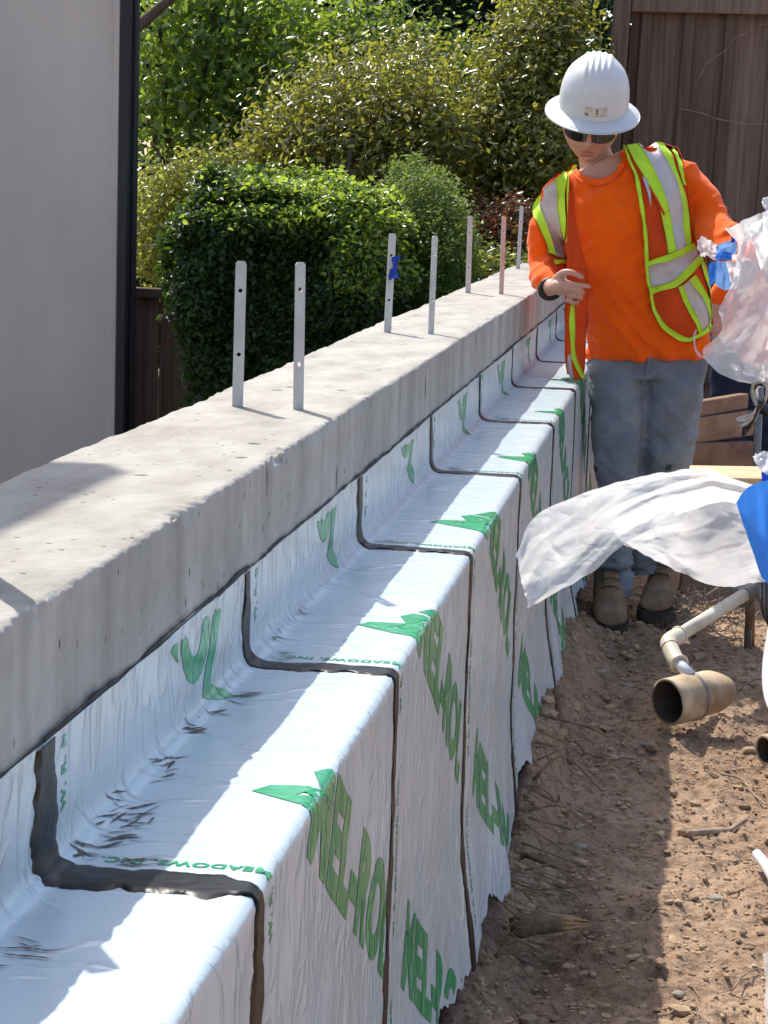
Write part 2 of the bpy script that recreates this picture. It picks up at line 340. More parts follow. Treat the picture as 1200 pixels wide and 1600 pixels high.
M['sole'] = simple('boot_rubber', (.025, .02, .017), (.08, .06, .045), 14, .9, .4, .004)
m = Mat('hat_shell'); a = m.noise(9, 5); sc = m.ramp(m.noise(34, 5, (1, 1, 2.5), dist=1.5), [(.66, 0.0), (.72, .55)])
m.color(m.mix(sc, m.ramp(a, [(.3, (.60, .61, .61)), (.7, (.70, .70, .69))]), (.34, .33, .32))).set(Roughness=.42); M['hat'] = m.m
M['sticker'] = simple('worn_sticker', (.40, .34, .25), (.74, .70, .60), 60, .8, .2, .001)
M['ink'] = simple('ink', (.03, .03, .03), (.06, .06, .06), 40, .7, 0)
m = Mat('lens'); m.color((.004, .004, .006)).set(Roughness=.06, Specular_IOR_Level=.7); M['lens'] = m.m
M['black'] = simple('black_plastic', (.012, .012, .013), (.025, .025, .027), 40, .5, .15, .002)
m = Mat('hair'); m.color((.014, .011, .009)).set(Roughness=.5); M['hair'] = m.m
# plastic film, milky and translucent
m = Mat('milky_film'); nz = m.noise(14, 4, dist=1.5); m.color((.86, .87, .88)).set(Roughness=.13, Specular_IOR_Level=.8); bn = m.bump(m.ramp(ridge(m, 7, (.4, .3, .2), (1, 1, 2)), [(.5, 0.0), (.95, 1.0)]), .42, .006); bn = m.bump(m.ramp(ridge(m, 12, (-.5, .9, .2), (1, 1, 2.2)), [(.6, 0.0), (.95, 1.0)]), .35, .003, bn)
t = m.n('BsdfTranslucent'); t.inputs[0].default_value = (.90, .91, .92, 1); m.l(bn, t.inputs['Normal']); tr = m.n('BsdfTransparent'); tr.inputs[0].default_value = (.95, .96, .97, 1)
x = m.n('MixShader'); x.inputs[0].default_value = .55; m.l(m.b.outputs[0], x.inputs[1]); m.l(t.outputs[0], x.inputs[2])
y = m.n('MixShader'); m.l(m.ramp(m.noise(5, 3), [(.3, .22), (.7, .48)]), y.inputs[0]); m.l(x.outputs[0], y.inputs[1]); m.l(tr.outputs[0], y.inputs[2]); m.l(y.outputs[0], m.out.inputs[0]); M['plastic'] = m.m
def film(name, c):
    m = Mat(name); m.color(c).set(Roughness=.4); m.bump(m.noise(20, 3), .3, .006); t = m.n('BsdfTranslucent'); t.inputs[0].default_value = (*c, 1); x = m.n('MixShader'); x.inputs[0].default_value = .3
    m.l(m.b.outputs[0], x.inputs[1]); m.l(t.outputs[0], x.inputs[2]); m.l(x.outputs[0], m.out.inputs[0]); return m.m
M['blue'] = film('blue_film', (.05, .26, .85)); M['blue_pale'] = film('pale_blue_film', (.25, .48, .88)); M['blue_deep'] = film('deep_blue_film', (.008, .05, .42))
M['pvc'] = simple('dusty_pvc', (.52, .43, .30), (.74, .67, .54), 9, .5, .15, .002)
M['drain'] = simple('muddy_drain_pipe', (.22, .135, .07), (.64, .50, .33), 13, .75, .4, .003)
M['drain_shade'] = simple('drain_inside_shade', (.05, .035, .028), (.10, .07, .05), 20, .9, .4, .004)  # darker than the pipe outside: shade of the bore put into the colour
M['steel'] = simple('grey_steel', (.16, .155, .15), (.28, .27, .26), 20, .55, .2, .002, metal=.4)
M['cable'] = simple('tan_cable', (.42, .38, .31), (.62, .58, .50), 20, .5, .1, .001)
M['cable_dark'] = simple('dark_cable', (.02, .02, .02), (.06, .055, .05), 20, .5, .1, .001)
M['white_pvc'] = simple('white_pipe', (.66, .67, .68), (.80, .80, .80), 12, .4, .15, .002)

# ================================================================== STRUCTURE
XW, XE, XB, ZL, ZT, ZJ = -.526, -.34, -.774, .80, 1.04, .921      # wall face, ledge edge, wall back; ledge top, wall top, joint
Y0, Y1 = -.5, 10.4

# ---- ground: one wide sheet, a detailed trench floor on it, the yard behind the wall
def floor_h(x, y):
    P = p3(x, y, 0)
    h = .018 * fbm(P * 2.2, 4, 3) + .011 * fbm(P * 8, 4, 5, .58) + .007 * fbm(P * 30, 3, 9, .6)
    bank = np.exp(-((x + .315) / .085) ** 2)
    h = h + bank * (.055 + .13 * smooth(4.1, 4.6, y) * (1 - smooth(5.9, 6.5, y)) * (.75 + .35 * vnoise(p3(x * 3, y * 3.2, 4), 8)))
    h = h - .05 * np.exp(-((x + .24) / .10) ** 2) * smooth(3.2, 3.6, y) * (1 - smooth(4.0, 4.3, y))
    h = h + .06 * smooth(.35, 1.1, x) + .22 * smooth(.9, 2.0, x)
    return h
V, F = box((0, 0, -.41), (500, 500, .2)); tag(obj('ground', V, F, M['soil']), kind='structure')
def trench(name, xs, ys):
    X, Y = np.meshgrid(xs, ys, indexing='ij'); Z = floor_h(X, Y)
    return obj(name, p3(X, Y, Z), gridF(len(xs), len(ys))[:, ::-1].copy(), M['soil'])
tf = trench('trench_floor', np.concatenate([np.arange(-.42, .42, .008), np.arange(.42, 2.6, .05)]), np.concatenate([np.arange(-1.5, 2.9, .06), np.arange(2.9, 7.4, .0105), np.arange(7.4, 12.2, .05)]))
tag(tf, 'bare brown soil floor of the trench beside the wall', kind='structure')
V, F = box((-6.774, 10, -.22), (12, 40, .2)); tag(obj('yard_ground', V, F, M['grass']), kind='structure')

# ---- concrete wall with a footing ledge
cw = thing('concrete_wall', (-.65, 3, 0), 'long pale grey concrete wall with rough chipped top edge and steel straps', 'wall')
ys = np.concatenate([np.arange(Y0, 1.4, .03), np.arange(1.4, 4.2, .0045), np.arange(4.2, 6.2, .009), np.arange(6.2, Y1, .02)])
def wall_profile():
    r = .0055; pts = []
    for z in np.linspace(.60, ZT - r, 26): pts.append((XB, z))
    for a in np.linspace(0, math.pi / 2, 6)[1:]: pts.append((XB + r - r * math.cos(a), ZT - r + r * math.sin(a)))
    for x in np.concatenate([np.linspace(XB + r, XW - .03, 34)[1:], np.linspace(XW - .03, XW - r, 11)[1:]]): pts.append((x, ZT))
    for a in np.linspace(0, math.pi / 2, 6)[1:]: pts.append((XW - r + r * math.sin(a), ZT - r + r * math.cos(a)))
    for z in np.concatenate([np.linspace(ZT - r, ZT - .03, 11)[1:], np.linspace(ZT - .03, ZJ - .03, 18)[1:]]): pts.append((XW, z))
    return np.array(pts)
pr = wall_profile(); YY, K = np.meshgrid(ys, np.arange(len(pr)), indexing='ij'); X = pr[K, 0].copy(); Z = pr[K, 1].copy()
q = p3(X, YY, Z)
topw = smooth(ZT - .02, ZT - .002, Z); fe = np.exp(-((X - XW) / .012) ** 2) * smooth(ZT - .022, ZT - .003, Z); be = np.exp(-((X - XB) / .04) ** 2) * topw
Z = Z + topw * (.0016 * fbm(q * 4, 3, 2) + .0005 * fbm(q * 40, 3, 4))
chip = np.clip(fbm(p3(YY * 6, YY * 0, 0 * X), 5, 31, .6) - .30, 0, 1) * np.clip(.5 + 1.5 * vnoise(q * 90, 33), 0, 2)
Z = Z - fe * (.0020 * np.abs(fbm(q * 80, 3, 12, .7)) + .005 * chip); X = X - fe * (.0009 * fbm(q * 60, 3, 14, .7) + .004 * chip) + .0012 * fe * fbm(q * 7, 2, 15)
X = X + be * (.006 * fbm(p3(YY * 2.6, 0 * YY, 0 * YY), 3, 21)); Z = Z - be * .003 * np.abs(fbm(q * 9, 3, 6))
face = (np.abs(pr[K, 0] - XW) < 1e-6) * (1 - fe); X = X + face * (.0012 * fbm(q * 6, 3, 41))
line = (vnoise(p3(np.floor(YY / .61), 0 * YY, 0 * YY), 3)); X = X + face * .0016 * line
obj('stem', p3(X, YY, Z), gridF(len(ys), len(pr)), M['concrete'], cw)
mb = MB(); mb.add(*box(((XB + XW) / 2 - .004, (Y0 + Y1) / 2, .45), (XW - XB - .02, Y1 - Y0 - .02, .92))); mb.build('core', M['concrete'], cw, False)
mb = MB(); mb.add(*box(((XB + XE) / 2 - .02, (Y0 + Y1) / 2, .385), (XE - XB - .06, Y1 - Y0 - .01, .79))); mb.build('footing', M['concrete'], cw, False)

# ---- membrane sheets folded over wall, ledge and footing face
def sharp(s):
    s = np.asarray(s, float); L = XE - XW
    x = np.where(s < -L, XW, np.where(s < 0, XE + s, XE)); z = np.where(s < -L, ZL + (-L - s), np.where(s < 0, ZL, ZL - s)); return x, z
def surf(s, y, off=0.0, wr=1.0):
    s = np.asarray(s, float); y = np.asarray(y, float); s, y = np.broadcast_arrays(s, y)
    r = .013 + .034 * np.exp(-((s + .186) / .07) ** 2)
    def P(s_):
        X = 0; Zz = 0; W = 0
        for k in np.linspace(-1, 1, 9):
            w = 1.02 - abs(k); a, b = sharp(s_ + k * r); X = X + w * a; Zz = Zz + w * b; W += w
        return X / W, Zz / W
    x, z = P(s); x2, z2 = P(s + .002); tx, tz = x2 - x, z2 - z; n = np.sqrt(tx * tx + tz * tz) + 1e-9; nx, nz = -tz / n, tx / n
    q = p3(s, y, 0 * s)
    fc = smooth(.01, .06, s)
    d = wr * (.0018 * fbm(q * np.array([5, 5, 1]), 2, 51) + .0006 * fc * ridged(q * np.array([3.0, 14, 1]), 2, 53) + .0005 * fbm(q * np.array([24, 20, 1]), 2, 55))
    d = d + wr * .0003 * np.exp(-((s + .186) / .04) ** 2) * ridged(q * np.array([8, 12, 1]), 2, 58)
    d = d + wr * .0006 * (1 - smooth(-.24, -.21, s)) * ridged(q * np.array([14, 12, 1]), 2, 60)
    fl = smooth(.42, .80, s); d = d + fl * (.030 + .024 * vnoise(p3(y * 4.2, s * 1.2, 0 * s), 62)) + fl * .012 * vnoise(p3(y * 11, s * 2.0, 0 * s), 64)
    d = d + off + .003
    return p3(x + nx * d, y, z + nz * d)
SEAMS = [.80, 1.665, 2.48, 3.335, 4.25, 5.22, 6.12, 7.05, 7.98, 8.9]
S0 = -.305
def s_end(y):
    y = np.asarray(y, float); t = np.interp(y, [0, 3.0, 3.6, 4.17, 4.33, 4.8, 5.33, 6.0, 6.4, 7.4, 10], [.70, .665, .69, .73, .62, .65, .675, .72, .66, .74, .72])
    return t + .022 * vnoise(p3(y * 9, 0, 0), 70) + .012 * vnoise(p3(y * 31, 0, 0), 71) + .004 * vnoise(p3(y * 120, 0, 0), 72)
# lettering, made once as flat meshes
def text_mesh(txt, size, bold=0.0, shear=0.0, cell=.012, space=1.0):
    c = bpy.data.curves.new('t', 'FONT'); c.body = txt; c.size = size; c.offset = bold; c.shear = shear; c.resolution_u = 4; c.fill_mode = 'FRONT'; c.space_character = space
    o = bpy.data.objects.new('t', c); COL.objects.link(o); dg = bpy.context.evaluated_depsgraph_get(); me = bpy.data.meshes.new_from_object(o.evaluated_get(dg))
    bm = bmesh.new(); bm.from_mesh(me); bmesh.ops.remove_doubles(bm, verts=bm.verts, dist=1e-5); bmesh.ops.triangulate(bm, faces=bm.faces)
    for _ in range(6):
        e = [e for e in bm.edges if e.calc_length() > cell]
        if not e: break
        bmesh.ops.subdivide_edges(bm, edges=e, cuts=1); bmesh.ops.triangulate(bm, faces=bm.faces)
    bm.verts.index_update(); V = np.array([v.co[:2] for v in bm.verts]); F = [[v.index for v in f.verts] for f in bm.faces]
    bm.free(); bpy.data.objects.remove(o); bpy.data.curves.remove(c); bpy.data.meshes.remove(me); return V, F
BIG = text_mesh('MEL-ROL', .150, .0080, .0, .012, 1.06); SMALL = text_mesh('W. R. MEADOWS, INC.', .019, .0006, 0, .008, 1.1)
bw = BIG[0][:, 0].max(); BIGV = BIG[0] * np.array([.68 / bw, 1.0])
ORD = ['nearest', 'second', 'third', 'fourth', 'fifth', 'sixth', 'seventh', 'eighth', 'farthest']
LAB = ['white waterproofing sheet at the bottom left corner, cut off by the frame', 'large white waterproofing sheet with the nearest full green lettering on ledge and face',
       'second white sheet with full green lettering, strap shadow with a hole on its ledge', 'third lettered white sheet, its face beside the tip of the loose plastic',
       'fourth lettered white sheet along the ledge, lower face hidden by the loose plastic', 'fifth lettered white sheet, just before the hem of the hanging vest flap',
       'white sheet with pink mortar smears passing behind the hanging vest flap', 'small white sheet deep behind the orange vest flap', 'last white sheet, hidden behind the worker']
for k in range(len(SEAMS) - 1):
    a, b = SEAMS[k], SEAMS[k + 1]
    t = thing('membrane_sheet', (XE, (a + b) / 2, ZL), LAB[k], 'membrane sheet', 'white waterproofing sheets along the wall')
    dy = .0075 if k < 4 else .011
    yy = np.arange(a - .004, b + .004 + dy, dy); ns = 140 if k < 4 else 96
    u = np.linspace(0, 1, ns); Yg, U = np.meshgrid(yy, u, indexing='ij'); se = s_end(Yg)
    lim = .42; Sg = np.where(U < .72, S0 + (lim - S0) * U / .72, lim + (se - lim) * (U - .72) / .28)
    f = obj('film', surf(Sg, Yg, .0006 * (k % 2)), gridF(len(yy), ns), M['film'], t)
    # green lettering running diagonally down the sheet
    ang = math.radians(-31); R = np.array([[math.cos(ang), -math.sin(ang)], [math.sin(ang), math.cos(ang)]])
    for j in (-1, 0, 1):
        
        if j < 0 and k == 0: continue
        T = BIGV @ R.T; y = a + (.215 - .06 * j if j >= 0 else .06) + T[:, 0] + .012 * math.sin(k * 2.1); s = .010 + (.44 if j > 0 else .545) * j - T[:, 1] + .02 * math.sin(k * 1.7)
        okv = (s > S0 + .012) & (s < s_end(y) - .012) & (y > a + .03) & (y < b - .022); FF = [fc for fc in BIG[1] if all(okv[i] for i in fc)]
        if FF:
            o = obj('lettering', surf(s, y, .0007 + .0006 * (k % 2)), FF, M['print'], t); tag(o, 'large green lettering printed diagonally across the sheet')
    for j in range(-1, 3):
        s = .06 - SMALL[0][:, 0] + j * .29; y = a + .062 - SMALL[0][:, 1]
        okv = (s > S0 + .006) & (s < s_end(y) - .01); FF = [fc for fc in SMALL[1] if all(okv[i] for i in fc)]
        if FF and k < 6: obj('small_lettering', surf(s, y, .0007 + .0006 * (k % 2)), FF, M['print'], t)
    # black mastic over the lap
    yc = a; n = 190 if k < 4 else 110; se = float(s_end(yc)) + .004
    ss = np.linspace(S0 + .002, se, n); w = (.030 if k == 1 else .022) * (1 + .30 * fbm(p3(ss * 24, k * 5.0, 0), 4, 80, .65)) * (1 - .22 * smooth(.02, .08, ss)); wander = .006 * fbm(p3(ss * 6, k * 9.0, 0), 3, 84)
    vv = np.linspace(-1, 1, 9); SS, VV = np.meshgrid(ss, vv, indexing='ij'); jag = .0075 * fbm(p3(SS * 55, VV * 2 + k, 0), 2, 88) * (np.abs(VV) > .9)
    Yb = yc + wander[:, None] + VV * w[:, None] + jag
    hh = .0020 * np.clip(1 - VV ** 6, 0, 1) + .0007 * fbm(p3(SS * 45, Yb * 60, k), 2, 90) * (1 - VV ** 2) - .0012 * (np.abs(VV) > .99)
    mo = obj('mastic_seam', surf(SS, Yb, hh + .0005), gridF(n, 9)[:, ::-1].copy(), M['mastic'], t); tag(mo, 'black shiny mastic over the lap')
    # thin bead along the top edge
    yy = np.arange(a, b + .004, .006); ph = np.linspace(0, 2 * math.pi, 6, endpoint=False); rb = np.clip(.0014 * (1 + .9 * fbm(p3(yy * 22, k * 3.0, 0), 3, 92)), .0006, 1); zz = ZJ + .0012 + .0022 * fbm(p3(yy * 9, 0, 0), 3, 93)
    obj('edge_bead', np.stack([XW + .003 + rb[:, None] * np.cos(ph) * .8, np.repeat(yy[:, None], 6, 1), zz[:, None] + rb[:, None] * np.sin(ph)], -1), gridF(len(yy), 6, True), M['mastic_black'], t)

# dark finger smears of mastic left on the films
def smear(par, px, py, n, L, ang, seed):
    rg = np.random.default_rng(seed); c = at_z(px, py, ZL); mb = MB()
    for i in range(n):
        l = L * rg.uniform(.4, 1.1); w = rg.uniform(.0006, .0020); a = ang + rg.normal() * .25; u = np.linspace(-1, 1, 10); cx = c[0] - XE + rg.normal() * L * .22; cy = c[1] + rg.normal() * L * .45
        s = cx + math.cos(a) * l * u / 2; y = cy + math.sin(a) * l * u / 2 + .004 * np.sin(u * 2 + i); ww = w * (1 - u ** 2) * (1 + .5 * vnoise(p3(u * 7, i, 0), seed)); e = np.array([-math.sin(a), math.cos(a)])
        S = np.stack([s - e[0] * ww, s + e[0] * ww], 1); Yy = np.stack([y - e[1] * ww, y + e[1] * ww], 1)
        if S.min() < S0 + .01 or S.max() > -.005: continue
        mb.add(surf(S, Yy, .0016), gridF(10, 2))
    if mb.n: mb.build('mastic_smear', M['smear'], par)
sheets = {o.location.y: o for o in COL.objects if o.name.startswith('membrane_sheet')}
sheets = [sheets[y] for y in sorted(sheets)]
for (ks, px, py, n, L, ang) in [(1, 185, 1312, 12, .05, .5), (1, 170, 1275, 9, .04, .9), (1, 255, 1205, 9, .045, 1.0), (1, 300, 1150, 8, .04, .8), (1, 130, 1330, 10, .035, .2), (1, 220, 1290, 6, .04, 1.1), (1, 200, 1362, 10, .05, .1), (2, 440, 1028, 8, .035, .1), (2, 470, 965, 5, .03, .4), (2, 380, 1090, 7, .035, .3), (2, 430, 1000, 5, .03, .2), (3, 600, 850, 5, .03, .1), (0, 40, 1485, 7, .05, .0), (1, 330, 1120, 5, .03, .6), (4, 715, 735, 6, .04, .4), (5, 790, 655, 5, .04, .2)]:
    smear(sheets[ks], px, py, n, L, ang, px)

# ---- steel straps standing in the wall
def strap_mesh(h, w=.017, t=.003, holes=()):
    bm = bmesh.new(); ed = []
    def loop(pts):
        vs = [bm.verts.new((x, -t / 2, z)) for x, z in pts]; ed.extend(bm.edges.new((vs[i], vs[(i + 1) % len(vs)])) for i in range(len(vs)))
    loop([(-w / 2, -.02), (w / 2, -.02), (w / 2, h - .004), (w / 2 - .003, h), (-w / 2 + .003, h), (-w / 2, h - .004)])
    for z in holes: loop([(.0034 * math.cos(a), z + .0034 * math.sin(a)) for a in np.linspace(0, 2 * math.pi, 10, endpoint=False)])
    bmesh.ops.triangle_fill(bm, edges=ed, use_beauty=True); ex = bmesh.ops.extrude_face_region(bm, geom=list(bm.faces))
    for v in ex['geom']:
        if isinstance(v, bmesh.types.BMVert): v.co.y += t
    bmesh.ops.recalc_face_normals(bm, faces=bm.faces); bm.verts.index_update(); mb = MB(); mb.add([tuple(v.co) for v in bm.verts], [[v.index for v in f.verts] for f in bm.faces]); bm.free(); return mb
SL = [('rear', -.690, 1.75, .223, 0), ('front', -.612, 1.76, .226, 0), ('rear', -.693, 3.178, .223, .004), ('front', -.597, 3.175, .225, -.012), ('rear', -.705, 4.838, .228, .02), ('front', -.606, 4.857, .226, .006), ('rear', -.719, 6.671, .241, -.008), ('front', -.614, 6.676, .244, -.004), ('rear', -.732, 8.655, .254, .02)]
SLAB = {2: 'galvanised strap, nearest of all, left one of the closest pair', 3: 'galvanised strap, right one of the closest pair on the wall top', 4: 'steel strap with a scrap of blue tape wrapped on it', 5: 'thin steel strap just right of the blue-taped one',
        6: 'steel strap, left one of the third pair along the wall', 7: 'steel strap, right one of the third pair, in front of the red-tipped leaves', 8: 'farthest steel strap, beside the orange sleeve', 0: 'strap just past the left frame edge, rear of its pair', 1: 'strap just past the left frame edge casting a holed shadow on the ledge'}
straps = []
for k, (nm, x, y, h, lean) in enumerate(SL):
    hs = (.07, .128, .178) if h < .235 else (.08, .13, .19)
    mb = strap_mesh(h, .0168, .003, (hs[0] + .005 * (k % 3), hs[2] + .006 * (k % 2)))
    if k == 1: mb = strap_mesh(h, .026, .004, (.19,))
    V = mb.verts() @ rotz(math.radians([14, 38, 14, 40, 20, 52, 30, 45, 30, 40][k])).T @ roty(lean).T
    o = obj('steel_strap', V, mb.F, M['strap'], None, False); o.location = (x, y, ZT); tag(o, SLAB[k], 'strap', 'steel straps standing in the wall top'); straps.append(o)
P = straps[4].location; V = []
g = np.linspace(0, 1, 9); A, B = np.meshgrid(g, g, indexing='ij')
Vt = p3(P.x + .010 + (A - .5) * .022 + .006 * vnoise(p3(A * 4, B * 4, 0), 3), P.y - .006 + .010 * vnoise(p3(A * 3, B * 3, 2), 5), P.z + .125 + B * .05 + .008 * (A - .5))
tp = obj('tape_scrap', Vt, gridF(9, 9), M['blue_deep']); tag(tp, 'small scrap of blue tape stuck on the steel strap', 'tape')

# ---- grey house on the left with dark corner trim; its near wing stands left of the frame and shades the wall
hs = thing('house', (-4, 9, 0), 'grey stucco house wall with a dark corner trim at the left edge', 'house')
hx = -2.505
ys_ = np.linspace(-.4, 2.35, 60); xs_ = np.linspace(-6.0, hx, 60); Xg, Zg = np.meshgrid(xs_, ys_, indexing='ij')
obj('wall', p3(Xg, 9 + .003 * fbm(p3(Xg * 2, 0, Zg * 2), 3, 5), Zg), gridF(60, 60), M['stucco'], hs)
fpx = [(-6, 9.004), (hx - .002, 9.004), (hx - .26, 9.6), (-6.2, 9.6)]; V = [(x, y, z) for z in (-.4, 2.34) for x, y in fpx]; obj('side_wall', V, [(0, 1, 5, 4), (1, 2, 6, 5), (2, 3, 7, 6), (3, 0, 4, 7), (4, 5, 6, 7)], M['stucco'], hs, False)
mb = MB(); mb.add(*box((hx - .018, 8.994, .97), (.026, .02, 2.74), bev=.003)); mb.build('corner_bead', M['stucco'], hs, False)
mb = MB(); mb.add(*box((hx + .020, 9.02, .97), (.040, .09, 2.76), bev=.004)); mb.build('corner_trim', M['dark_trim'], hs, False)
mb = MB(); mb.add(*box((hx + .049, 9.06, .97), (.016, .05, 2.74), bev=.004)); mb.build('drainpipe', M['dark_trim'], hs, False)
mb = MB(); mb.add(*box((-4.3, 9.32, 2.40), (3.6, .6, .08))); mb.build('roof', M['roof'], hs, False)
t_ = 2.25; cx, cy, cz = -.6615 - .43 * t_, 2.429 + .63 * t_, 1.04 + t_
w = thing('house_wing', (-3, 1, 0), 'house wing standing left of the picture that shades the near wall top', 'house')
mb = MB(); mb.add(*box((cx - 1.4, cy - 2.6, cz / 2), (2.4, 4.8, cz - .1))); mb.build('wall', M['stucco'], w, False)
mb = MB(); mb.add(*box((cx - 1.25, cy - 2.7, cz - .05), (2.5, 5.4, .1))); mb.build('roof', M['roof'], w, False)
# ---- low dark fence between house and hedge
lf = thing('low_fence', (-2.2, 9.4, 0), 'low dark board fence between the house corner and the hedge', 'fence')
for k in range(7):
    V, F = box((-2.50 + k * .145, 9.42 + .004 * (k % 2), .30), (.138, .02, 1.05), bev=.004); o = obj('board', V, F, M['fence_wood'], lf, False)
V, F = box((-2.05, 9.40, .835), (1.1, .05, .045), bev=.004); obj('rail', V, F, M['fence_wood'], lf, False)

# ---- board fence at the right, behind the worker
FY = 11.0
fn = thing('board_fence', (.2, FY, 0), 'tall dark brown board-and-batten fence behind the worker', 'fence')
def fx(px, py=200): return at_y(px, py, FY)[0]
lean = math.radians(-1.6)
def fbox(name, x0, x1, y, z0, z1, th, bev=.003):
    V, F = box(((x0 + x1) / 2, y, (z0 + z1) / 2), (x1 - x0, th, z1 - z0), bev=bev)
    V = np.array(V); V[:, 0] += (V[:, 2] - 1.6) * math.tan(-lean) * 1.0
    return obj(name, V, F, M['fence_wood'], fn, False)
zr = at_y(1090, 22, FY)[2]
p0, p1 = fx(947, 150), fx(974, 150); fbox('post', p0, p1, FY - .06, 0, 3.1, .09, .006)
fbox('rail', p1 + .002, 2.4, FY - .05, zr, zr + .135, .04)
fbox('rail', p1 + .002, 2.4, FY - .05, .4, .535, .04); fbox('rail', p1 + .002, 2.4, FY - .05, zr + .95, zr + 1.08, .04)
bx = [p1 + .004]; step = fx(1075, 150) - fx(1008, 150); x = fx(1000, 150); edges = [p1 + .004, x]
while x < 2.3: x += step * (1 + .06 * math.sin(x * 19)); edges.append(x)
for k in range(len(edges) - 1):
    fbox('board', edges[k] + .002, edges[k + 1] - .002, FY + .014 + .003 * math.sin(k * 2.7), 0, 3.0 + .01 * math.sin(k), .02)
for k in range(1, len(edges) - 1):
    fbox('batten', edges[k] - .026, edges[k] + .026, FY - .010, 0, 2.98, .018)
V, F = box((1.0, FY + 1.0, 1.5), (3.2, .05, 3.0)); 
def vine(pts, r, label):
    P = spline([at_y(px, py, FY - .03) for px, py in pts], 26); P = P + .006 * np.stack([vnoise(P * 25, 1), vnoise(P * 25, 2), vnoise(P * 25, 3)], 1)
    V, F = tube(P, np.linspace(r, r * .5, len(P)), 6); tag(obj('dry_vine', V, F, M['twig']), label, 'vine', 'dry vines on the fence')
vine([(1060, 170), (1085, 174), (1115, 183), (1150, 192), (1200, 194), (1230, 190)], .003, 'long dry vine stem sagging across the dark fence boards')
vine([(1092, 122), (1105, 100), (1130, 80), (1150, 60), (1175, 45), (1205, 35)], .0025, 'dry vine stem climbing to the top right over the fence')

# ================================================================== PLANTS
def leaf_verts(C, N, size, rng, droop=.3, width=.42):
    """C centres, N facing normals -> leaves of 6 vertices and 2 faces"""
    n = len(C); N = N / (np.linalg.norm(N, axis=1)[:, None] + 1e-9)
    A = rng.normal(size=(n, 3)); A[:, 2] -= droop; A = A - N * (A * N).sum(1)[:, None]; A /= np.linalg.norm(A, axis=1)[:, None] + 1e-9; B = np.cross(N, A)
    L = (size * rng.uniform(.6, 1.35, n))[:, None]; W = L * width * rng.uniform(.8, 1.2, (n, 1)) * .5; fold = W * rng.uniform(.1, .7, (n, 1)); curl = L * rng.uniform(-.05, .22, (n, 1))
    v = np.stack([C, C + A * L * .35 + B * W + N * fold, C + A * L * .72 + B * W * .8 + N * (fold * .8 - curl * .4), C + A * L - N * curl, C + A * L * .72 - B * W * .8 + N * (fold * .8 - curl * .4), C + A * L * .35 - B * W + N * fold], 1)
    b = np.arange(n)[:, None] * 6; F = np.concatenate([b + np.array([[0, 1, 2, 3]]), b + np.array([[0, 3, 4, 5]])], 1).reshape(-1, 4)
    return v.reshape(-1, 3), F
def crown_points(blobs, ncl, per, rng, spread, shell=.55):
    """blobs: (centre, radii); leaf clusters near the surface and some inside"""
    vol = np.array([r[0] * r[1] * r[2] for c, r in blobs]) ** .67; pick = rng.choice(len(blobs), ncl, p=vol / vol.sum())
    D = rng.normal(size=(ncl, 3)); D /= np.linalg.norm(D, axis=1)[:, None]; rad = shell + (1 - shell) * rng.uniform(0, 1, ncl) ** .6
    C = np.array([b[0] for b in blobs])[pick]; R = np.array([b[1] for b in blobs])[pick]
    lump = 1 + .22 * vnoise(D * 3.1 + pick[:, None] * 7.3, 9)
    CC = C + D * R * (rad * lump)[:, None]
    Pn = np.repeat(CC, per, 0) + rng.normal(size=(ncl * per, 3)) * spread; Dn = np.repeat(D, per, 0)
    return Pn, Dn
def limb_set(base, tips, r0, rng, n=14):
    mb = MB()
    for k, tp in enumerate(tips):
        mid = (np.array(base) + np.array(tp)) / 2 + rng.normal(size=3) * np.array([.10, .10, .04]); P = spline([base, mid, tp], n); P = P + .012 * np.stack([vnoise(P * 9, k), vnoise(P * 9, k + 3), 0 * P[:, 0]], 1)
        mb.add(*tube(P, np.linspace(r0, r0 * .25, n), 7))
    return mb
def plant(name, label, cat, base, blobs, ncl, per, size, spread, mat, seed, trunk_r=.03, up=.5, group=None, width=.42, shell=.55, extra=None):
    rng = np.random.default_rng(seed); t = thing(name, base, label, cat, group)
    Pn, Dn = crown_points(blobs, ncl, per, rng, spread, shell); N = Dn * .35 + rng.normal(size=Pn.shape) * .62 + np.array([-.25, -.35, .35 + up])
    V, F = leaf_verts(Pn, N, size, rng, width=width); o = obj('crown', V, F, mat, t)
    tips = [np.array(c) + rng.normal(size=3) * np.array(r) * .35 for c, r in blobs for _ in range(2)]
    limb_set(np.array(base, float), tips, trunk_r, rng).build('trunk', M['bark'], t)
    if extra: extra(t, rng)
    return t
def B(px, py, Y, rx, rz, ry=None):
    """a crown blob seen at a pixel: radii given in pixels"""
    c = at_y(px, py, Y); k = Y / FPX; return (tuple(c), (rx * k, (ry or max(rx, rz) * .8) * k, rz * k))
GY = -.12
def base_at(px, Y): return (float(at_y(px, 500, Y)[0]), Y, GY)

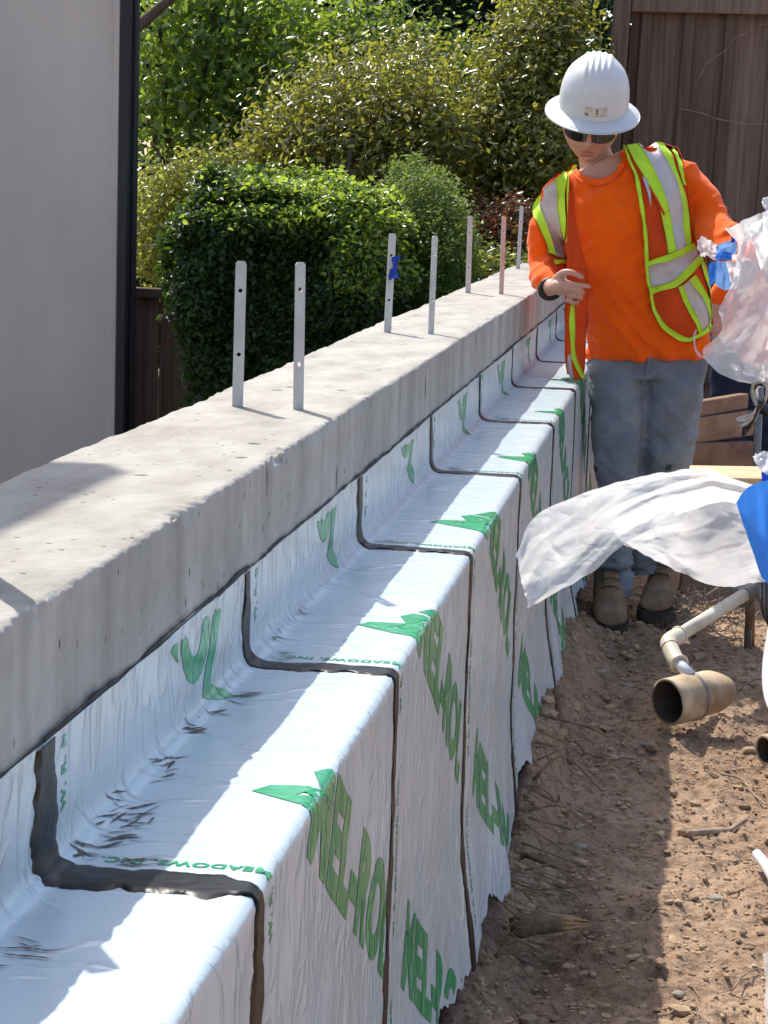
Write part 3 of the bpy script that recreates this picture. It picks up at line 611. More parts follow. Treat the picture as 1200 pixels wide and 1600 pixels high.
# clipped hedge: a rounded box of small leaves
def hedge(seed=3):
    rng = np.random.default_rng(seed); x0, x1 = at_y(272, 400, 7.9)[0], at_y(592, 400, 7.9)[0]; y0, y1 = 7.9, 8.9; z1 = at_y(500, 308, 7.9)[2] - .02
    t = thing('clipped_hedge', ((x0 + x1) / 2, (y0 + y1) / 2, GY), 'dark clipped box-shaped hedge right of the house corner, its top sunlit', 'hedge')
    n = 20000; c = np.array([(x0 + x1) / 2, (y0 + y1) / 2, (z1 + GY) / 2]); h = np.array([(x1 - x0) / 2, (y1 - y0) / 2, (z1 - GY) / 2])
    f = rng.choice(4, n, p=[.50, .22, .14, .14]); A = rng.uniform(-1, 1, n); Bb = rng.uniform(-1, 1, n); Bb = np.where((f != 1) & (Bb < .2) & (rng.random(n) < .5), rng.uniform(.2, 1, n), Bb); o1 = np.ones(n)
    p = np.stack([np.select([f == 2, f == 3], [o1, -o1], A), np.select([f == 0, f == 1], [-o1, Bb], A), np.where(f == 1, 1.0, Bb)], 1)
    DD = np.stack([(f == 2) * 1.0 - (f == 3), -1.0 * (f == 0), (f == 1) * 1.0], 1)
    k0 = .72; e = np.clip(np.abs(p) - k0, 0, None) / (1 - k0); q = np.sign(p) * (np.minimum(np.abs(p), k0) + (1 - k0) * e / np.maximum(1, np.linalg.norm(e, axis=1))[:, None])
    CC = c + q * h; CC = CC + DD * (.11 * vnoise(CC * 3.1, 4) + .06 * vnoise(CC * 9, 6) - np.abs(rng.normal(size=n)) * .05)[:, None]
    CC = np.array(CC); DD = np.array(DD, float)
    Pn = np.repeat(CC, 4, 0) + rng.normal(size=(n * 4, 3)) * .016; N = np.repeat(DD, 4, 0) * .6 + rng.normal(size=(n * 4, 3)) * .6 + np.array([0, 0, .7])
    V, F = leaf_verts(Pn, N, .027, rng, width=.5); obj('foliage', V, F, M['leaf_hedge'], t)
    yo = (CC[:, 2] > z1 - .13) | ((CC[:, 0] > x1 - .16) & (CC[:, 2] > z1 - .35)); yo &= rng.random(n) < smooth(x0 + .1, x1 - .25, CC[:, 0]) * .9 + .05; Cy = np.repeat(CC[yo], 5, 0) + np.array([0, 0, .012])
    Py = Cy + rng.normal(size=Cy.shape) * .018; V, F = leaf_verts(Py, rng.normal(size=Py.shape) * .6 + np.array([0, -.2, .7]), .026, rng, width=.5); obj('young_lit_leaves', V, F, M['leaf_young_lit'], t)
    mb = MB()
    for k in range(16):
        a = np.array([rng.uniform(x0 + .1, x1 - .1), rng.uniform(y0 + .2, y1 - .2), GY]); mb.add(*tube(spline([a, a + [rng.normal() * .08, rng.normal() * .08, .4], a + [rng.normal() * .15, rng.normal() * .1, z1 - GY - .12]], 8), np.linspace(.018, .006, 8), 6))
    mb.build('stem', M['bark'], t)
    # dark core added inside the leaves to block light
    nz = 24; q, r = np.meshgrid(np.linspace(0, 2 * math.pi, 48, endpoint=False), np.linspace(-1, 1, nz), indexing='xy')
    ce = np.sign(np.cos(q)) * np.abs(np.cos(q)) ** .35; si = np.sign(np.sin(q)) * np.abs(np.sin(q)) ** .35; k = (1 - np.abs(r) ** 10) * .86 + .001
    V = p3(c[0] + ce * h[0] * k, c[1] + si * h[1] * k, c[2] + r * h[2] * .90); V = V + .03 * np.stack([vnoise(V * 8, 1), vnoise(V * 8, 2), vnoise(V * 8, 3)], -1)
    obj('light_block_core', V, gridF(nz, 48, True), M['leaf_dark'], t)
hedge()
plant('soft_shrub', 'rounded soft green shrub right of the clipped hedge', 'shrub', base_at(690, 8.7), [B(668, 350, 8.7, 62, 85), B(700, 400, 8.6, 50, 90), B(640, 300, 8.9, 50, 55), B(690, 470, 8.5, 50, 70)], 2300, 9, .020, .022, M['leaf_fern'], 11, .02, .4, width=.35)
plant('red_tip_bush', 'low bush with red and yellow leaf tips behind the rear straps', 'shrub', base_at(770, 9.6), [B(765, 395, 9.6, 60, 55), B(800, 360, 9.7, 45, 50), B(740, 350, 9.8, 35, 40)], 620, 9, .032, .03, M['leaf_red'], 12, .02, .5)
plant('low_leafy_bush', 'bright green bush below the red leaf tips at the wall', 'shrub', base_at(740, 9.3), [B(735, 430, 9.3, 60, 40), B(790, 430, 9.4, 50, 35)], 420, 9, .032, .03, M['leaf_pale'], 13, .02, .5)
plant('olive_shrub', 'olive and yellow leaved shrub rising behind the clipped hedge', 'shrub', base_at(560, 10), [B(560, 170, 10, 130, 75), B(480, 200, 10.1, 75, 55), B(660, 200, 10, 90, 90), B(560, 230, 9.9, 140, 60), B(420, 235, 10, 40, 40), B(640, 120, 10.3, 60, 50)], 1800, 10, .036, .08, M['leaf_photinia'], 14, .03, .35, shell=.35)
plant('tall_olive_shrub', 'tall glossy olive shrub between the hedge and the brown fence', 'shrub', base_at(840, 10.4), [B(825, 130, 10.4, 90, 100), B(850, 60, 10.5, 62, 70), B(790, 230, 10.3, 85, 95), B(850, 260, 10.2, 62, 110), B(760, 300, 10.3, 60, 60), B(860, 10, 10.6, 50, 50)], 2200, 10, .036, .07, M['leaf_photinia'], 15, .035, .35, shell=.35)
def branch(t, rng):
    P = spline([at_y(190, 60, 10.6), at_y(235, 25, 10.6), at_y(285, -20, 10.7), at_y(330, -60, 10.8)], 16); V, F = tube(P, np.linspace(.035, .016, 16), 8); obj('branch', V, F, M['bark'], t)
plant('broadleaf_tree', 'broad leaved tree with glinting leaves right of the house corner', 'tree', base_at(330, 11.2), [B(290, 60, 11.2, 110, 90), B(390, 110, 11.3, 90, 110), B(260, 180, 11.1, 90, 90), B(430, 30, 11.4, 80, 70), B(360, 210, 11.2, 90, 70), B(320, -40, 11.3, 110, 50)], 900, 9, .050, .13, M['leaf_tree'], 16, .05, .25, width=.52, shell=.1, extra=branch)
plant('pale_bush', 'pale yellow-green backlit bush low between house trim and hedge', 'shrub', base_at(290, 10.3), [B(290, 320, 10.3, 85, 70), B(250, 390, 10.2, 50, 60), B(350, 280, 10.4, 60, 45)], 1000, 9, .032, .06, M['leaf_pale'], 17, .02, .3, shell=.2)
plant('dark_tree', 'dark evergreen tree at the top behind the olive shrubs', 'tree', base_at(600, 13), [B(560, 30, 13, 150, 90), B(700, 60, 13.2, 130, 100), B(800, 0, 13.3, 130, 80), B(640, -70, 13.2, 250, 80), B(480, 90, 13.2, 110, 80)], 1300, 9, .075, .07, M['leaf_dark'], 18, .08, .3)
plant('speckled_tree', 'sparkling leafy tree crown between the broadleaf tree and the dark tree', 'tree', base_at(470, 11.9), [B(470, 110, 11.9, 100, 90), B(560, 60, 12, 110, 70), B(420, 190, 11.9, 90, 70), B(700, 130, 12.1, 90, 80), B(620, 170, 12, 90, 70)], 1300, 9, .044, .10, M['leaf_tree'], 21, .05, .3, shell=.1)
rng = np.random.default_rng(19); n = 15000
C = np.stack([rng.uniform(-5.5, 2.5, n), rng.uniform(14.6, 15.6, n), rng.uniform(0, 4.0, n)], 1); C[:, 2] *= 1 + .15 * vnoise(C * .8, 3); N = rng.normal(size=(n, 3)) + np.array([0, -.6, .4])
V, F = leaf_verts(C, N, .17, rng, width=.6); o = obj('distant_foliage', V, F, M['leaf_dark']); tag(o, 'dark mass of foliage closing the view behind the shrubs', 'foliage', kind='stuff')

# ================================================================== WORKER
PY = 6.70
def P(px, py, dep=0.0): return at_y(px, py, PY + dep)
def loft(rings, n=30, e=.86, caps=True):
    """rings: (left px,py), (right px,py), depth, depth radius"""
    V = []; th = np.linspace(0, 2 * math.pi, n, endpoint=False); c = np.sign(np.cos(th)) * np.abs(np.cos(th)) ** e; s = np.sign(np.sin(th)) * np.abs(np.sin(th)) ** e
    for L, R, dep, rd in rings:
        a = P(*L, dep); b = P(*R, dep); V.append((a + b) / 2 + c[:, None] * (b - a) / 2 + s[:, None] * np.array([0, rd, 0]))
    F = [tuple(f) for f in gridF(len(rings), n, True)]
    if caps: F += [tuple(range(n)), tuple(range((len(rings) - 1) * n, len(rings) * n))[::-1]]
    return np.concatenate(V), F
def grow(rings, m):
    out = []; R = np.array([[*L, *Rr, d, r] for L, Rr, d, r in rings], float); t = np.linspace(0, len(R) - 1, m)
    Q = np.stack([np.interp(t, np.arange(len(R)), R[:, k]) for k in range(6)], 1)
    return [((q[0], q[1]), (q[2], q[3]), q[4], q[5]) for q in Q]
def shrink(rings, k):
    return [(((L[0] + R[0]) / 2 + (L[0] - R[0]) / 2 * k, (L[1] + R[1]) / 2 + (L[1] - R[1]) / 2 * k), ((L[0] + R[0]) / 2 + (R[0] - L[0]) / 2 * k, (L[1] + R[1]) / 2 + (R[1] - L[1]) / 2 * k), d, r * k) for L, R, d, r in rings]
TORSO = [((918, 556), (1112, 550), .0, .112), ((914, 515), (1110, 508), -.01, .116), ((905, 460), (1104, 445), -.03, .120), ((890, 405), (1094, 380), -.05, .126), ((874, 355), (1084, 325), -.065, .128), ((864, 318), (1072, 276), -.07, .115), ((872, 298), (1056, 233), -.07, .090), ((886, 282), (1030, 224), -.07, .074), ((893, 272), (986, 229), -.07, .060)]
RARM = [P(868, 312, -.05), P(854, 360, -.03), P(850, 405, -.02), P(853, 432, -.10), P(862, 449, -.22)]        # his right arm (left in the picture)
LARM = [P(1060, 262, -.05), P(1083, 300, -.06), P(1112, 350, -.10), P(1130, 378, -.20), P(1148, 402, -.30)]
LEGL = [((918, 556), (1018, 556), .0, .100), ((917, 600), (1012, 600), -.01, .104), ((920, 660), (1006, 660), -.02, .096), ((928, 720), (1002, 720), -.03, .086), ((932, 780), (997, 780), -.0, .078), ((930, 850), (989, 850), .04, .070), ((927, 905), (987, 905), .08, .068), ((930, 932), (985, 932), .085, .066)]
LEGR = [((1008, 553), (1112, 550), .01, .100), ((1006, 600), (1103, 600), .01, .104), ((1004, 660), (1094, 660), .02, .096), ((1002, 720), (1084, 720), .04, .086), ((996, 780), (1066, 780), .10, .078), ((991, 840), (1052, 840), .17, .070), ((988, 880), (1048, 880), .22, .068), ((990, 893), (1046, 893), .225, .066)]
man = thing('person', (float(P(1000, 900)[0]), PY, 0), 'worker in white full-brim hard hat, sunglasses, orange shirt and hi-vis vest, looking down', 'person')

# head frame: pitched forward, slightly rolled
HC = P(924, 190, -.12); HR = rotz(math.radians(3)) @ roty(math.radians(4.5)) @ rotx(math.radians(22))
def head(p): return HC + np.asarray(p, float) @ HR.T          # local: x right, -y forward, z up
def head_mesh():
    nt, npn = 90, 80; th = np.linspace(0, 2 * math.pi, nt, endpoint=False); ph = np.linspace(.02, math.pi - .02, npn)
    PH, TH = np.meshgrid(ph, th, indexing='ij'); x = np.sin(PH) * np.sin(TH); y = -np.sin(PH) * np.cos(TH); z = np.cos(PH)
    low = np.clip(-z, 0, 1); X = x * .088 * (1 - .27 * low ** 1.9); Yv = y * (.100 - .010 * low); Zv = z * .122
    front = np.clip(-y, 0, 1)
    Yv = Yv + np.where(y > 0, -.035 * low ** 1.2 * y, 0)                                    # throat drawn in behind the jaw
    def g(cx, cz, sx, sz): return np.exp(-((X - cx) / sx) ** 2 - ((Zv - cz) / sz) ** 2) * (front > .2)
    d = .027 * g(0, -.032, .0105, .015) + .014 * g(0, -.010, .009, .022) + .007 * (g(.0125, -.036, .007, .008) + g(-.0125, -.036, .007, .008))
    d = d + .0050 * g(0, -.0615, .020, .0050) + .0055 * g(0, -.0725, .017, .0058) - .0045 * g(0, -.0668, .022, .0022)
    d = d + .011 * g(0, -.104, .022, .016) - .004 * g(0, -.086, .022, .007) + .006 * g(0, .030, .05, .012) - .008 * (g(.031, .004, .016, .012) + g(-.031, .004, .016, .012))
    d = d + .004 * (g(.046, -.028, .018, .02) + g(-.046, -.028, .018, .02))
    Yv = Yv - d
    return head(p3(X, Yv, Zv)).reshape(-1, 3), [tuple(f) for f in gridF(npn, nt, True)] + [tuple(range(nt)), tuple(range((npn - 1) * nt, npn * nt))[::-1]]
b = MB(); b.add(*head_mesh())
for sx in (-1, 1):
    a = np.linspace(-1, 1, 7); b.add(*tube([head((sx * (.078 + .004 * (1 - t * t)), .012 + .004 * t, -.004 - .026 * t)) for t in a], .010 * np.sqrt(1.1 - a * a * .6), 8, round_=True, squash=1.5))
b.add(*tube(spline([head((0, .03, -.05)), P(934, 262, -.045), P(940, 300, -.045)], 8), [.050, .051, .052, .054, .058, .062, .066, .070], 20, round_=True))
b.add(*loft(grow(shrink(TORSO, .80), 20))); b.add(*loft(grow(shrink(LEGL, .72), 14))); b.add(*loft(grow(shrink(LEGR, .72), 14)))
b.add(*tube(spline(RARM, 16), np.interp(np.linspace(0, 1, 16), [0, .5, 1], [.032, .030, .026]), 14, round_=True)); b.add(*tube(spline(LARM, 16), np.interp(np.linspace(0, 1, 16), [0, .5, 1], [.032, .032, .026]), 14, round_=True))
# right hand: fist with pointing index finger and thumb laid over it
def fing(pts, r0, r1): b.add(*tube(spline([P(*q) for q in pts], 12), np.linspace(r0, r1, 12), 10, round_=True))
b.add(*tube(spline([P(863, 450, -.22), P(873, 448, -.245), P(888, 449, -.262)], 8), [.026, .028, .030, .032, .033, .032, .030, .026], 16, round_=True, squash=.8))
fing([(868, 436, -.245), (880, 426, -.268), (894, 426, -.282), (909, 433, -.285)], .0120, .0080)        # thumb
fing([(886, 443, -.270), (898, 445, -.288), (910, 446, -.288), (921, 448, -.278)], .0092, .0070)        # index
fing([(889, 452, -.270), (902, 454, -.290), (911, 457, -.274), (904, 459, -.252)], .0088, .0074)
fing([(888, 461, -.264), (900, 463, -.283), (908, 466, -.266), (900, 467, -.246)], .0085, .0072)
fing([(884, 469, -.256), (894, 472, -.272), (901, 474, -.256), (894, 474, -.240)], .0078, .0066)
# left hand closing on the sheet
b.add(*tube(spline([P(1148, 402, -.30), P(1158, 415, -.33), P(1166, 428, -.35)], 8), [.026, .028, .032, .034, .034, .032, .030, .026], 16, round_=True, squash=.7))
for k, (dx, dy) in enumerate([(0, 0), (-5, 6), (-10, 12), (-15, 17)]):
    fing([(1172 + dx, 422 + dy, -.36), (1180 + dx, 432 + dy, -.375), (1178 + dx, 442 + dy, -.36), (1170 + dx, 442 + dy, -.345)], .0100, .0078)
fing([(1160, 408, -.33), (1172, 410, -.36), (1180, 420, -.37)], .0115, .009)
W, N, G = remesh(b.verts(), b.F, .0036, 2, .4)
body = obj('body', W, G, M['skin'], man)

# mouth shading comes from geometry; lips get their own tint by a thin part
def lips():
    mb = MB()
    for zc, h, dy in ((-.0612, .0032, .1015), (-.0725, .0042, .1005)):
        u, v = np.meshgrid(np.linspace(-1, 1, 15), np.linspace(-1, 1, 5), indexing='ij'); x = u * .022; z = zc + v * h * (1 - u * u) ** .5 - .0008 * u * u
        y = -(dy + .003 * (1 - v * v)) + .30 * x * x / .03 * .6
        mb.add(head(p3(x, y, z)), gridF(15, 5))
    return mb
# ---- shirt
b = MB(); b.add(*loft(grow(TORSO, 26)))
b.add(*tube(spline([P(880, 300, -.07), *RARM[1:4], P(858, 443, -.18)], 22), np.interp(np.linspace(0, 1, 22), [0, .25, .6, .85, 1], [.060, .053, .049, .045, .039]), 18, round_=True))
b.add(*tube(spline([P(1042, 268, -.07), *LARM[1:4], P(1140, 392, -.25)], 22), np.interp(np.linspace(0, 1, 22), [0, .25, .6, .85, 1], [.064, .058, .056, .051, .045]), 18, round_=True))
W, N, G = remesh(b.verts(), b.F, .0065, 8, .5)
armL = smooth(P(1070, 300)[0], P(1095, 300)[0], W[:, 0]); zz = W[:, 2]
f = .012 * ridged(W @ rotz(.3).T @ roty(.65).T * np.array([5, 4, 12]), 2, 101) + .009 * ridged(W @ roty(-.9).T * np.array([4, 4, 11]), 2, 103)
low = 1 - smooth(P(1000, 540)[2], P(1000, 430)[2], zz); f = f + low * .009 * ridged(W @ roty(-.6).T * np.array([5, 4, 20]), 2, 105)
f = f - f.mean() + .002; Wd = W + N * f[:, None]
# open the neckline: drop the cloth in front of the throat
_c = (Wd - np.array([0, 0, EYE])) @ MW; _px = 600 + FPX * _c[:, 0] / -_c[:, 2]; _py = 800 - FPX * _c[:, 1] / -_c[:, 2]
_in = (((_px - 933) / 37) ** 2 + ((_py - 252) / 30) ** 2 < 1) & (Wd[:, 1] < PY - .06); G0 = G; G = G[~_in[G].any(1)]
shirt = obj('shirt', Wd, G, M['shirt'], man)
# collar ring and hem
def ringband(name, ctr, ax, ay, az, r, mat, par, n=40, tilt=None):
    th = np.linspace(0, 2 * math.pi, n, endpoint=False); Q = np.array([np.array(ctr) + math.cos(t) * np.array(ax) + math.sin(t) * np.array(ay) for t in th]); Q = np.concatenate([Q, Q[:2]])
    V, F = tube(Q, r, 8, False, squash=1.6); return obj(name, V, F, mat, par)
bvh = BVHTree.FromPolygons([tuple(map(float, v)) for v in Wd], [tuple(int(i) for i in g) for g in G0])
# ---- jeans
b = MB(); b.add(*loft(grow(LEGL, 30))); b.add(*loft(grow(LEGR, 30))); b.add(*loft(grow([((922, 536), (1106, 530), .0, .100), ((918, 560), (1110, 556), .0, .106), ((920, 590), (1104, 590), .0, .100)], 8)))
W, N, G = remesh(b.verts(), b.F, .0065, 6, .5)
kz = W[:, 2]; f = .007 * ridged(W @ roty(.5).T * np.array([4, 4, 12]), 3, 111) * (1 - smooth(.78, .92, kz) * .6) + .006 * ridged(W @ roty(-.7).T * np.array([5, 5, 13]), 2, 113)
low = smooth(.36, .16, kz); f = f + low * .013 * ridged(W * np.array([4, 4, 26]), 2, 115)
f = f - f.mean() - .004; jeans = obj('jeans', W + N * f[:, None], G, M['jeans'], man)
fl = spline([P(1016, 548, -.118), P(1012, 575, -.112), P(1004, 600, -.085)], 10); V, F = tube(fl, .004, 6); obj('fly_seam', V, F, M['jeans'], jeans)
# ---- boots
def boot(x, toeY, z0, yaw, k):
    b = MB(); prof = [(.00, .030, .045, .035), (.02, .042, .062, .04), (.06, .048, .074, .045), (.11, .047, .090, .05), (.15, .044, .115, .06), (.19, .044, .15, .08), (.24, .042, .16, .085), (.28, .036, .14, .08), (.295, .020, .10, .07)]
    th = np.linspace(0, 2 * math.pi, 26, endpoint=False); R = rotz(yaw) * k; V = []
    for (d, hw, h, _) in prof:
        c = np.sign(np.cos(th)) * np.abs(np.cos(th)) ** .75; s = np.sign(np.sin(th)) * np.abs(np.sin(th)) ** .75
        V.append(np.stack([c * hw * np.where(s > 0, 1 - .25 * s, 1), np.full(26, d), .028 + (s + 1) / 2 * (h - .028) + .001], 1))
    b.add(np.concatenate(V), [tuple(f) for f in gridF(len(prof), 26, True)] + [tuple(range(26)), tuple(range(26 * (len(prof) - 1), 26 * len(prof)))[::-1]])
    b.add(*tube([(0, .225, .08), (0, .228, .13), (0, .232, .18), (0, .235, .215)], [.044, .047, .050, .054], 20))
    Wb, Nb, Gb = remesh(b.verts(), b.F, .006, 5, .5); Wb = Wb + Nb * (.003 * fbm(Wb * 26, 2, 121))[:, None]
    loc = np.array([x, toeY, z0]); up = obj('boot', Wb @ R.T + loc, Gb, M['boot'], man)
    # sole
    s = []; 
    for d, w in [(.0, .026), (.012, .040), (.04, .050), (.09, .053), (.14, .047), (.2, .044), (.26, .044), (.295, .034), (.303, .02)]: s.append((d, w))
    V = []; F = []
    for zz_ in (.0, .030):
        for d, w in s: V.append((-w, d - .004, zz_))
        for d, w in s[::-1]: V.append((w, d - .004, zz_))
    n = 2 * len(s); F = [tuple(range(n))[::-1], tuple(range(n, 2 * n))] + [(i, (i + 1) % n, n + (i + 1) % n, n + i) for i in range(n)]
    obj('sole', np.array(V) @ R.T + loc, F, M['sole'], up, False)
    tn = spline(np.array([(0, .15, .112), (0, .17, .134), (0, .19, .164), (0, .195, .20)]), 12); V, F = tube(tn @ R.T + loc - R @ np.array([0, .012, 0]), [.024] * 12, 8, squash=.2); obj('tongue', V, F, M['boot'], up)
    lm = MB()
    for k in range(5):
        yy, zz_ = .125 + .015 * k, .112 + .020 * k; pts = np.array([(-.026, yy + .012, zz_ - .006), (0, yy - .012, zz_ + .006), (.026, yy + .012, zz_ - .006)]); lm.add(*tube(spline(pts, 8) @ R.T + loc, .0018, 6))
    lm.build('laces', M['sole'], up)
boot(float(P(958, 960)[0]), PY - .18, -.006, .08, 1.16); boot(float(at_y(1022, 940, 6.9)[0]), PY + .0, .012, -.12, 1.16)

# ---- vest: panels laid on the shirt surface
def on_shirt(px, py, off, dep=None):
    if dep is not None: return P(px, py, dep)
    o = Vector((0, 0, EYE)); d = ray(px, py); d = d / np.linalg.norm(d); h = bvh.ray_cast(o, Vector([float(v) for v in d]))
    if h[0] is None:
        h2 = bvh.find_nearest(Vector([float(v) for v in P(px, py, -.02)])); q = np.array(h2[0]); return q + (P(px, py, -.02) - q) * .8 + np.array([0, -off, 0])
    q = np.array(h[0]); n = np.array(h[1]); 
    if n @ d > 0: n = -n
    return q + (n * .6 - d * .6) * off
def patch(name, A, Bp, off, mat, par, nu=26, nv=6, thick=.0022, dep=None, wob=.0):
    A = resample(A, nu); Bp = resample(Bp, nu); Q = np.zeros((nu, nv, 3))
    for i in range(nu):
        for j in range(nv):
            t = j / (nv - 1); px, py = A[i] * (1 - t) + Bp[i] * t
            Q[i, j] = on_shirt(px, py, off, None if dep is None else dep(i / (nu - 1), t))
    for _ in range(2):                                    # relax: cloth spans hollows
        K = Q.copy(); K[1:-1] = .25 * Q[:-2] + .5 * Q[1:-1] + .25 * Q[2:]; Q = K
    if wob: Q[..., 1] += wob * vnoise(Q.reshape(-1, 3) * 16, 131).reshape(nu, nv)
    top = Q.reshape(-1, 3); bot = (Q + np.array([0, thick, 0])).reshape(-1, 3); g = gridF(nu, nv); n = nu * nv
    rim = [i * nv for i in range(nu)] + [(nu - 1) * nv + j for j in range(1, nv)] + [i * nv + nv - 1 for i in range(nu - 2, -1, -1)] + [j for j in range(nv - 2, 0, -1)]
    F = [tuple(f) for f in g] + [tuple(f[::-1] + n) for f in g] + [(rim[k], rim[(k + 1) % len(rim)], rim[(k + 1) % len(rim)] + n, rim[k] + n) for k in range(len(rim))]
    return obj(name, np.concatenate([top, bot]), F, mat, par)
O1, O2, O3 = .014, .0175, .0205
inner = [(974, 232), (985, 262), (997, 300), (1003, 345), (1008, 400), (1013, 450), (1017, 484), (1034, 512), (1058, 531), (1078, 536)]
outer = [(1053, 234), (1066, 262), (1073, 300), (1078, 345), (1086, 380), (1100, 425), (1111, 465), (1114, 492), (1108, 512), (1086, 534)]
_t = np.linspace(math.pi * .97, math.pi * .03, 30); _A = [(933 + 35 * math.cos(a), 252 + 28 * math.sin(a)) for a in _t]; _B = [(933 + 43 * math.cos(a), 252 + 39 * math.sin(a)) for a in _t]; patch('collar', _A, _B, .006, M['shirt'], shirt, 30, 4, .005)
vp = patch('vest_panel', inner, outer, O1, M['vest'], man, 60, 22); tag(vp, 'hi-vis vest front panel with lime and silver tapes, right in the picture')
def tape(A, Bp, mat, off=O2, par=None, nu=22, nv=4): return patch('tape', A, Bp, off, mat, par or vp, nu, nv, .0014)
s0 = [(981, 232), (995, 259), (1020, 301), (1029, 324), (1036, 360), (1043, 394)]; s1 = [(997, 229), (1014, 254), (1036, 297), (1047, 333), (1051, 360), (1054, 390)]; s2 = [(1024, 227), (1038, 247), (1056, 286), (1062, 319), (1066, 360), (1068, 384)]; s3 = [(1037, 228), (1050, 247), (1060, 283), (1070, 313), (1074, 345), (1076, 380)]
tape(s0, s1, M['lime'], O3); tape(s1, s2, M['silver'], O3); tape(s2, s3, M['lime'], O3)
tape([(1045, 233), (1060, 260), (1065, 290)], [(1052, 236), (1066, 260), (1071, 290)], M['lime'], O2)
tape([(1011, 405), (1045, 395), (1080, 378)], [(1012, 417), (1046, 408), (1084, 388)], M['lime'], O3); tape([(1012, 417), (1046, 408), (1084, 388)], [(1014, 446), (1050, 437), (1089, 402)], M['silver'], O2); tape([(1014, 446), (1050, 437), (1090, 400)], [(1017, 459), (1056, 448), (1095, 411)], M['lime'], O3)
v0 = [(1059, 447), (1070, 478), (1086, 507), (1090, 524)]; v1 = [(1065, 444), (1077, 472), (1092, 500), (1097, 520)]; v2 = [(1075, 436), (1094, 462), (1105, 488), (1105, 509)]; v3 = [(1084, 428), (1101, 458), (1111, 486), (1109, 509)]
tape(v0, v1, M['lime']); tape(v1, v2, M['silver']); tape(v2, v3, M['lime'])
ie = [(x + 5.5, y + (0 if y < 480 else -5.5)) for x, y in inner]; patch('edging', inner, ie, O3, M['lime'], vp, 60, 3, .0015)
patch('edging', [(1078, 536), (1094, 528), (1108, 512), (1114, 492), (1108, 450), (1094, 405)], [(1076, 529), (1090, 521), (1102, 508), (1108, 490), (1103, 452), (1091, 412)], O3, M['lime'], vp, 30, 3, .0015)
patch('radio_loop', [(1003, 278), (1008, 296), (1013, 318)], [(1012, 283), (1014, 300), (1014, 322)], O3 + .003, M['silver'], vp, 10, 4)
patch('pocket_seam', [(1016, 296), (1034, 325), (1041, 342)], [(1014, 300), (1031, 328), (1038, 344)], O3, M['vest'], vp, 12, 3)
# left panel in the picture: shoulder tapes, then a flap hanging free in front of the wall
lp = patch('vest_panel', [(897, 256), (889, 270), (890, 300), (891, 345), (889, 390), (886, 425)], [(862, 284), (836, 308), (829, 325), (842, 352), (852, 380), (862, 424)], O1, M['vest'], man, 40, 16); tag(lp, 'hi-vis vest front panel hanging open, left in the picture')
l0 = [(886, 268), (886, 300), (889, 343), (886, 372)]; l1 = [(870, 283), (873, 309), (878, 343), (884, 368)]; l2 = [(848, 300), (846, 310), (852, 337), (858, 362), (866, 404)]; l1b = [(870, 283), (873, 309), (878, 343), (884, 372), (884, 404)]; l3 = [(838, 308), (829, 324), (841, 345), (850, 368), (857, 400)]
tape(l1, l0, M['lime'], O3, lp); tape(l2, l1b, M['silver'], O3, lp); tape(l3, l2, M['lime'], O3 + .001, lp); tape([(863, 411), (874, 407), (885, 403)], [(865, 419), (876, 414), (885, 409)], M['lime'], O3 + .002, lp)
patch('edging', [(897, 254), (887, 268), (889, 287), (891, 332), (889, 380)], [(902, 256), (892, 270), (893, 288), (895, 332), (892, 380)], O3, M['lime'], lp, 30, 3, .003)
def fdep(u, t): return -.215 - .035 * (1 - t) * smooth(.1, .5, u) + .02 * t - .012 * math.sin(u * 9 + t * 5) * u
fA = [(888, 300), (886, 360), (885, 424), (887, 472), (885, 520), (886, 560), (891, 590), (903, 602)]; fB = [(895, 300), (899, 340), (912, 400), (919, 430), (917, 500), (915, 545), (914, 580), (906, 602)]
fp = patch('vest_flap', fA, fB, 0, M['vest'], man, 50, 12, .003, fdep); tag(fp, 'loose vest front hanging straight down')
patch('edging', [(886, 470), (888, 510), (888, 545), (896, 568), (908, 590)], [(897, 470), (899, 510), (898, 545), (902, 563), (916, 592)], 0, M['lime'], fp, 30, 4, .003, lambda u, t: fdep(.5 + u * .5, .3) - .006)
patch('edging', [(886, 555), (886, 575), (891, 593)], [(893, 553), (893, 572), (897, 590)], 0, M['silver'], fp, 12, 3, .003, lambda u, t: fdep(.8, .1) - .004)
patch('lining', [(882, 440), (883, 500), (882, 560), (886, 585)], [(888, 440), (889, 500), (887, 560), (890, 585)], 0, M['shirt'], fp, 20, 4, .002, lambda u, t: fdep(u, 0) + .03)
bk = []; th = np.linspace(-.15, math.pi + .15, 24)
for L, R, d, r in grow(TORSO[1:8], 20):
    a = P(*L, d); c = P(*R, d); bk.append((a + c) / 2 + np.cos(th)[:, None] * (c - a) / 2 * 1.05 + np.sin(th)[:, None] * np.array([0, r * 1.14, 0]))
obj('vest_back', np.array(bk), gridF(20, 24), M['vest'], man)

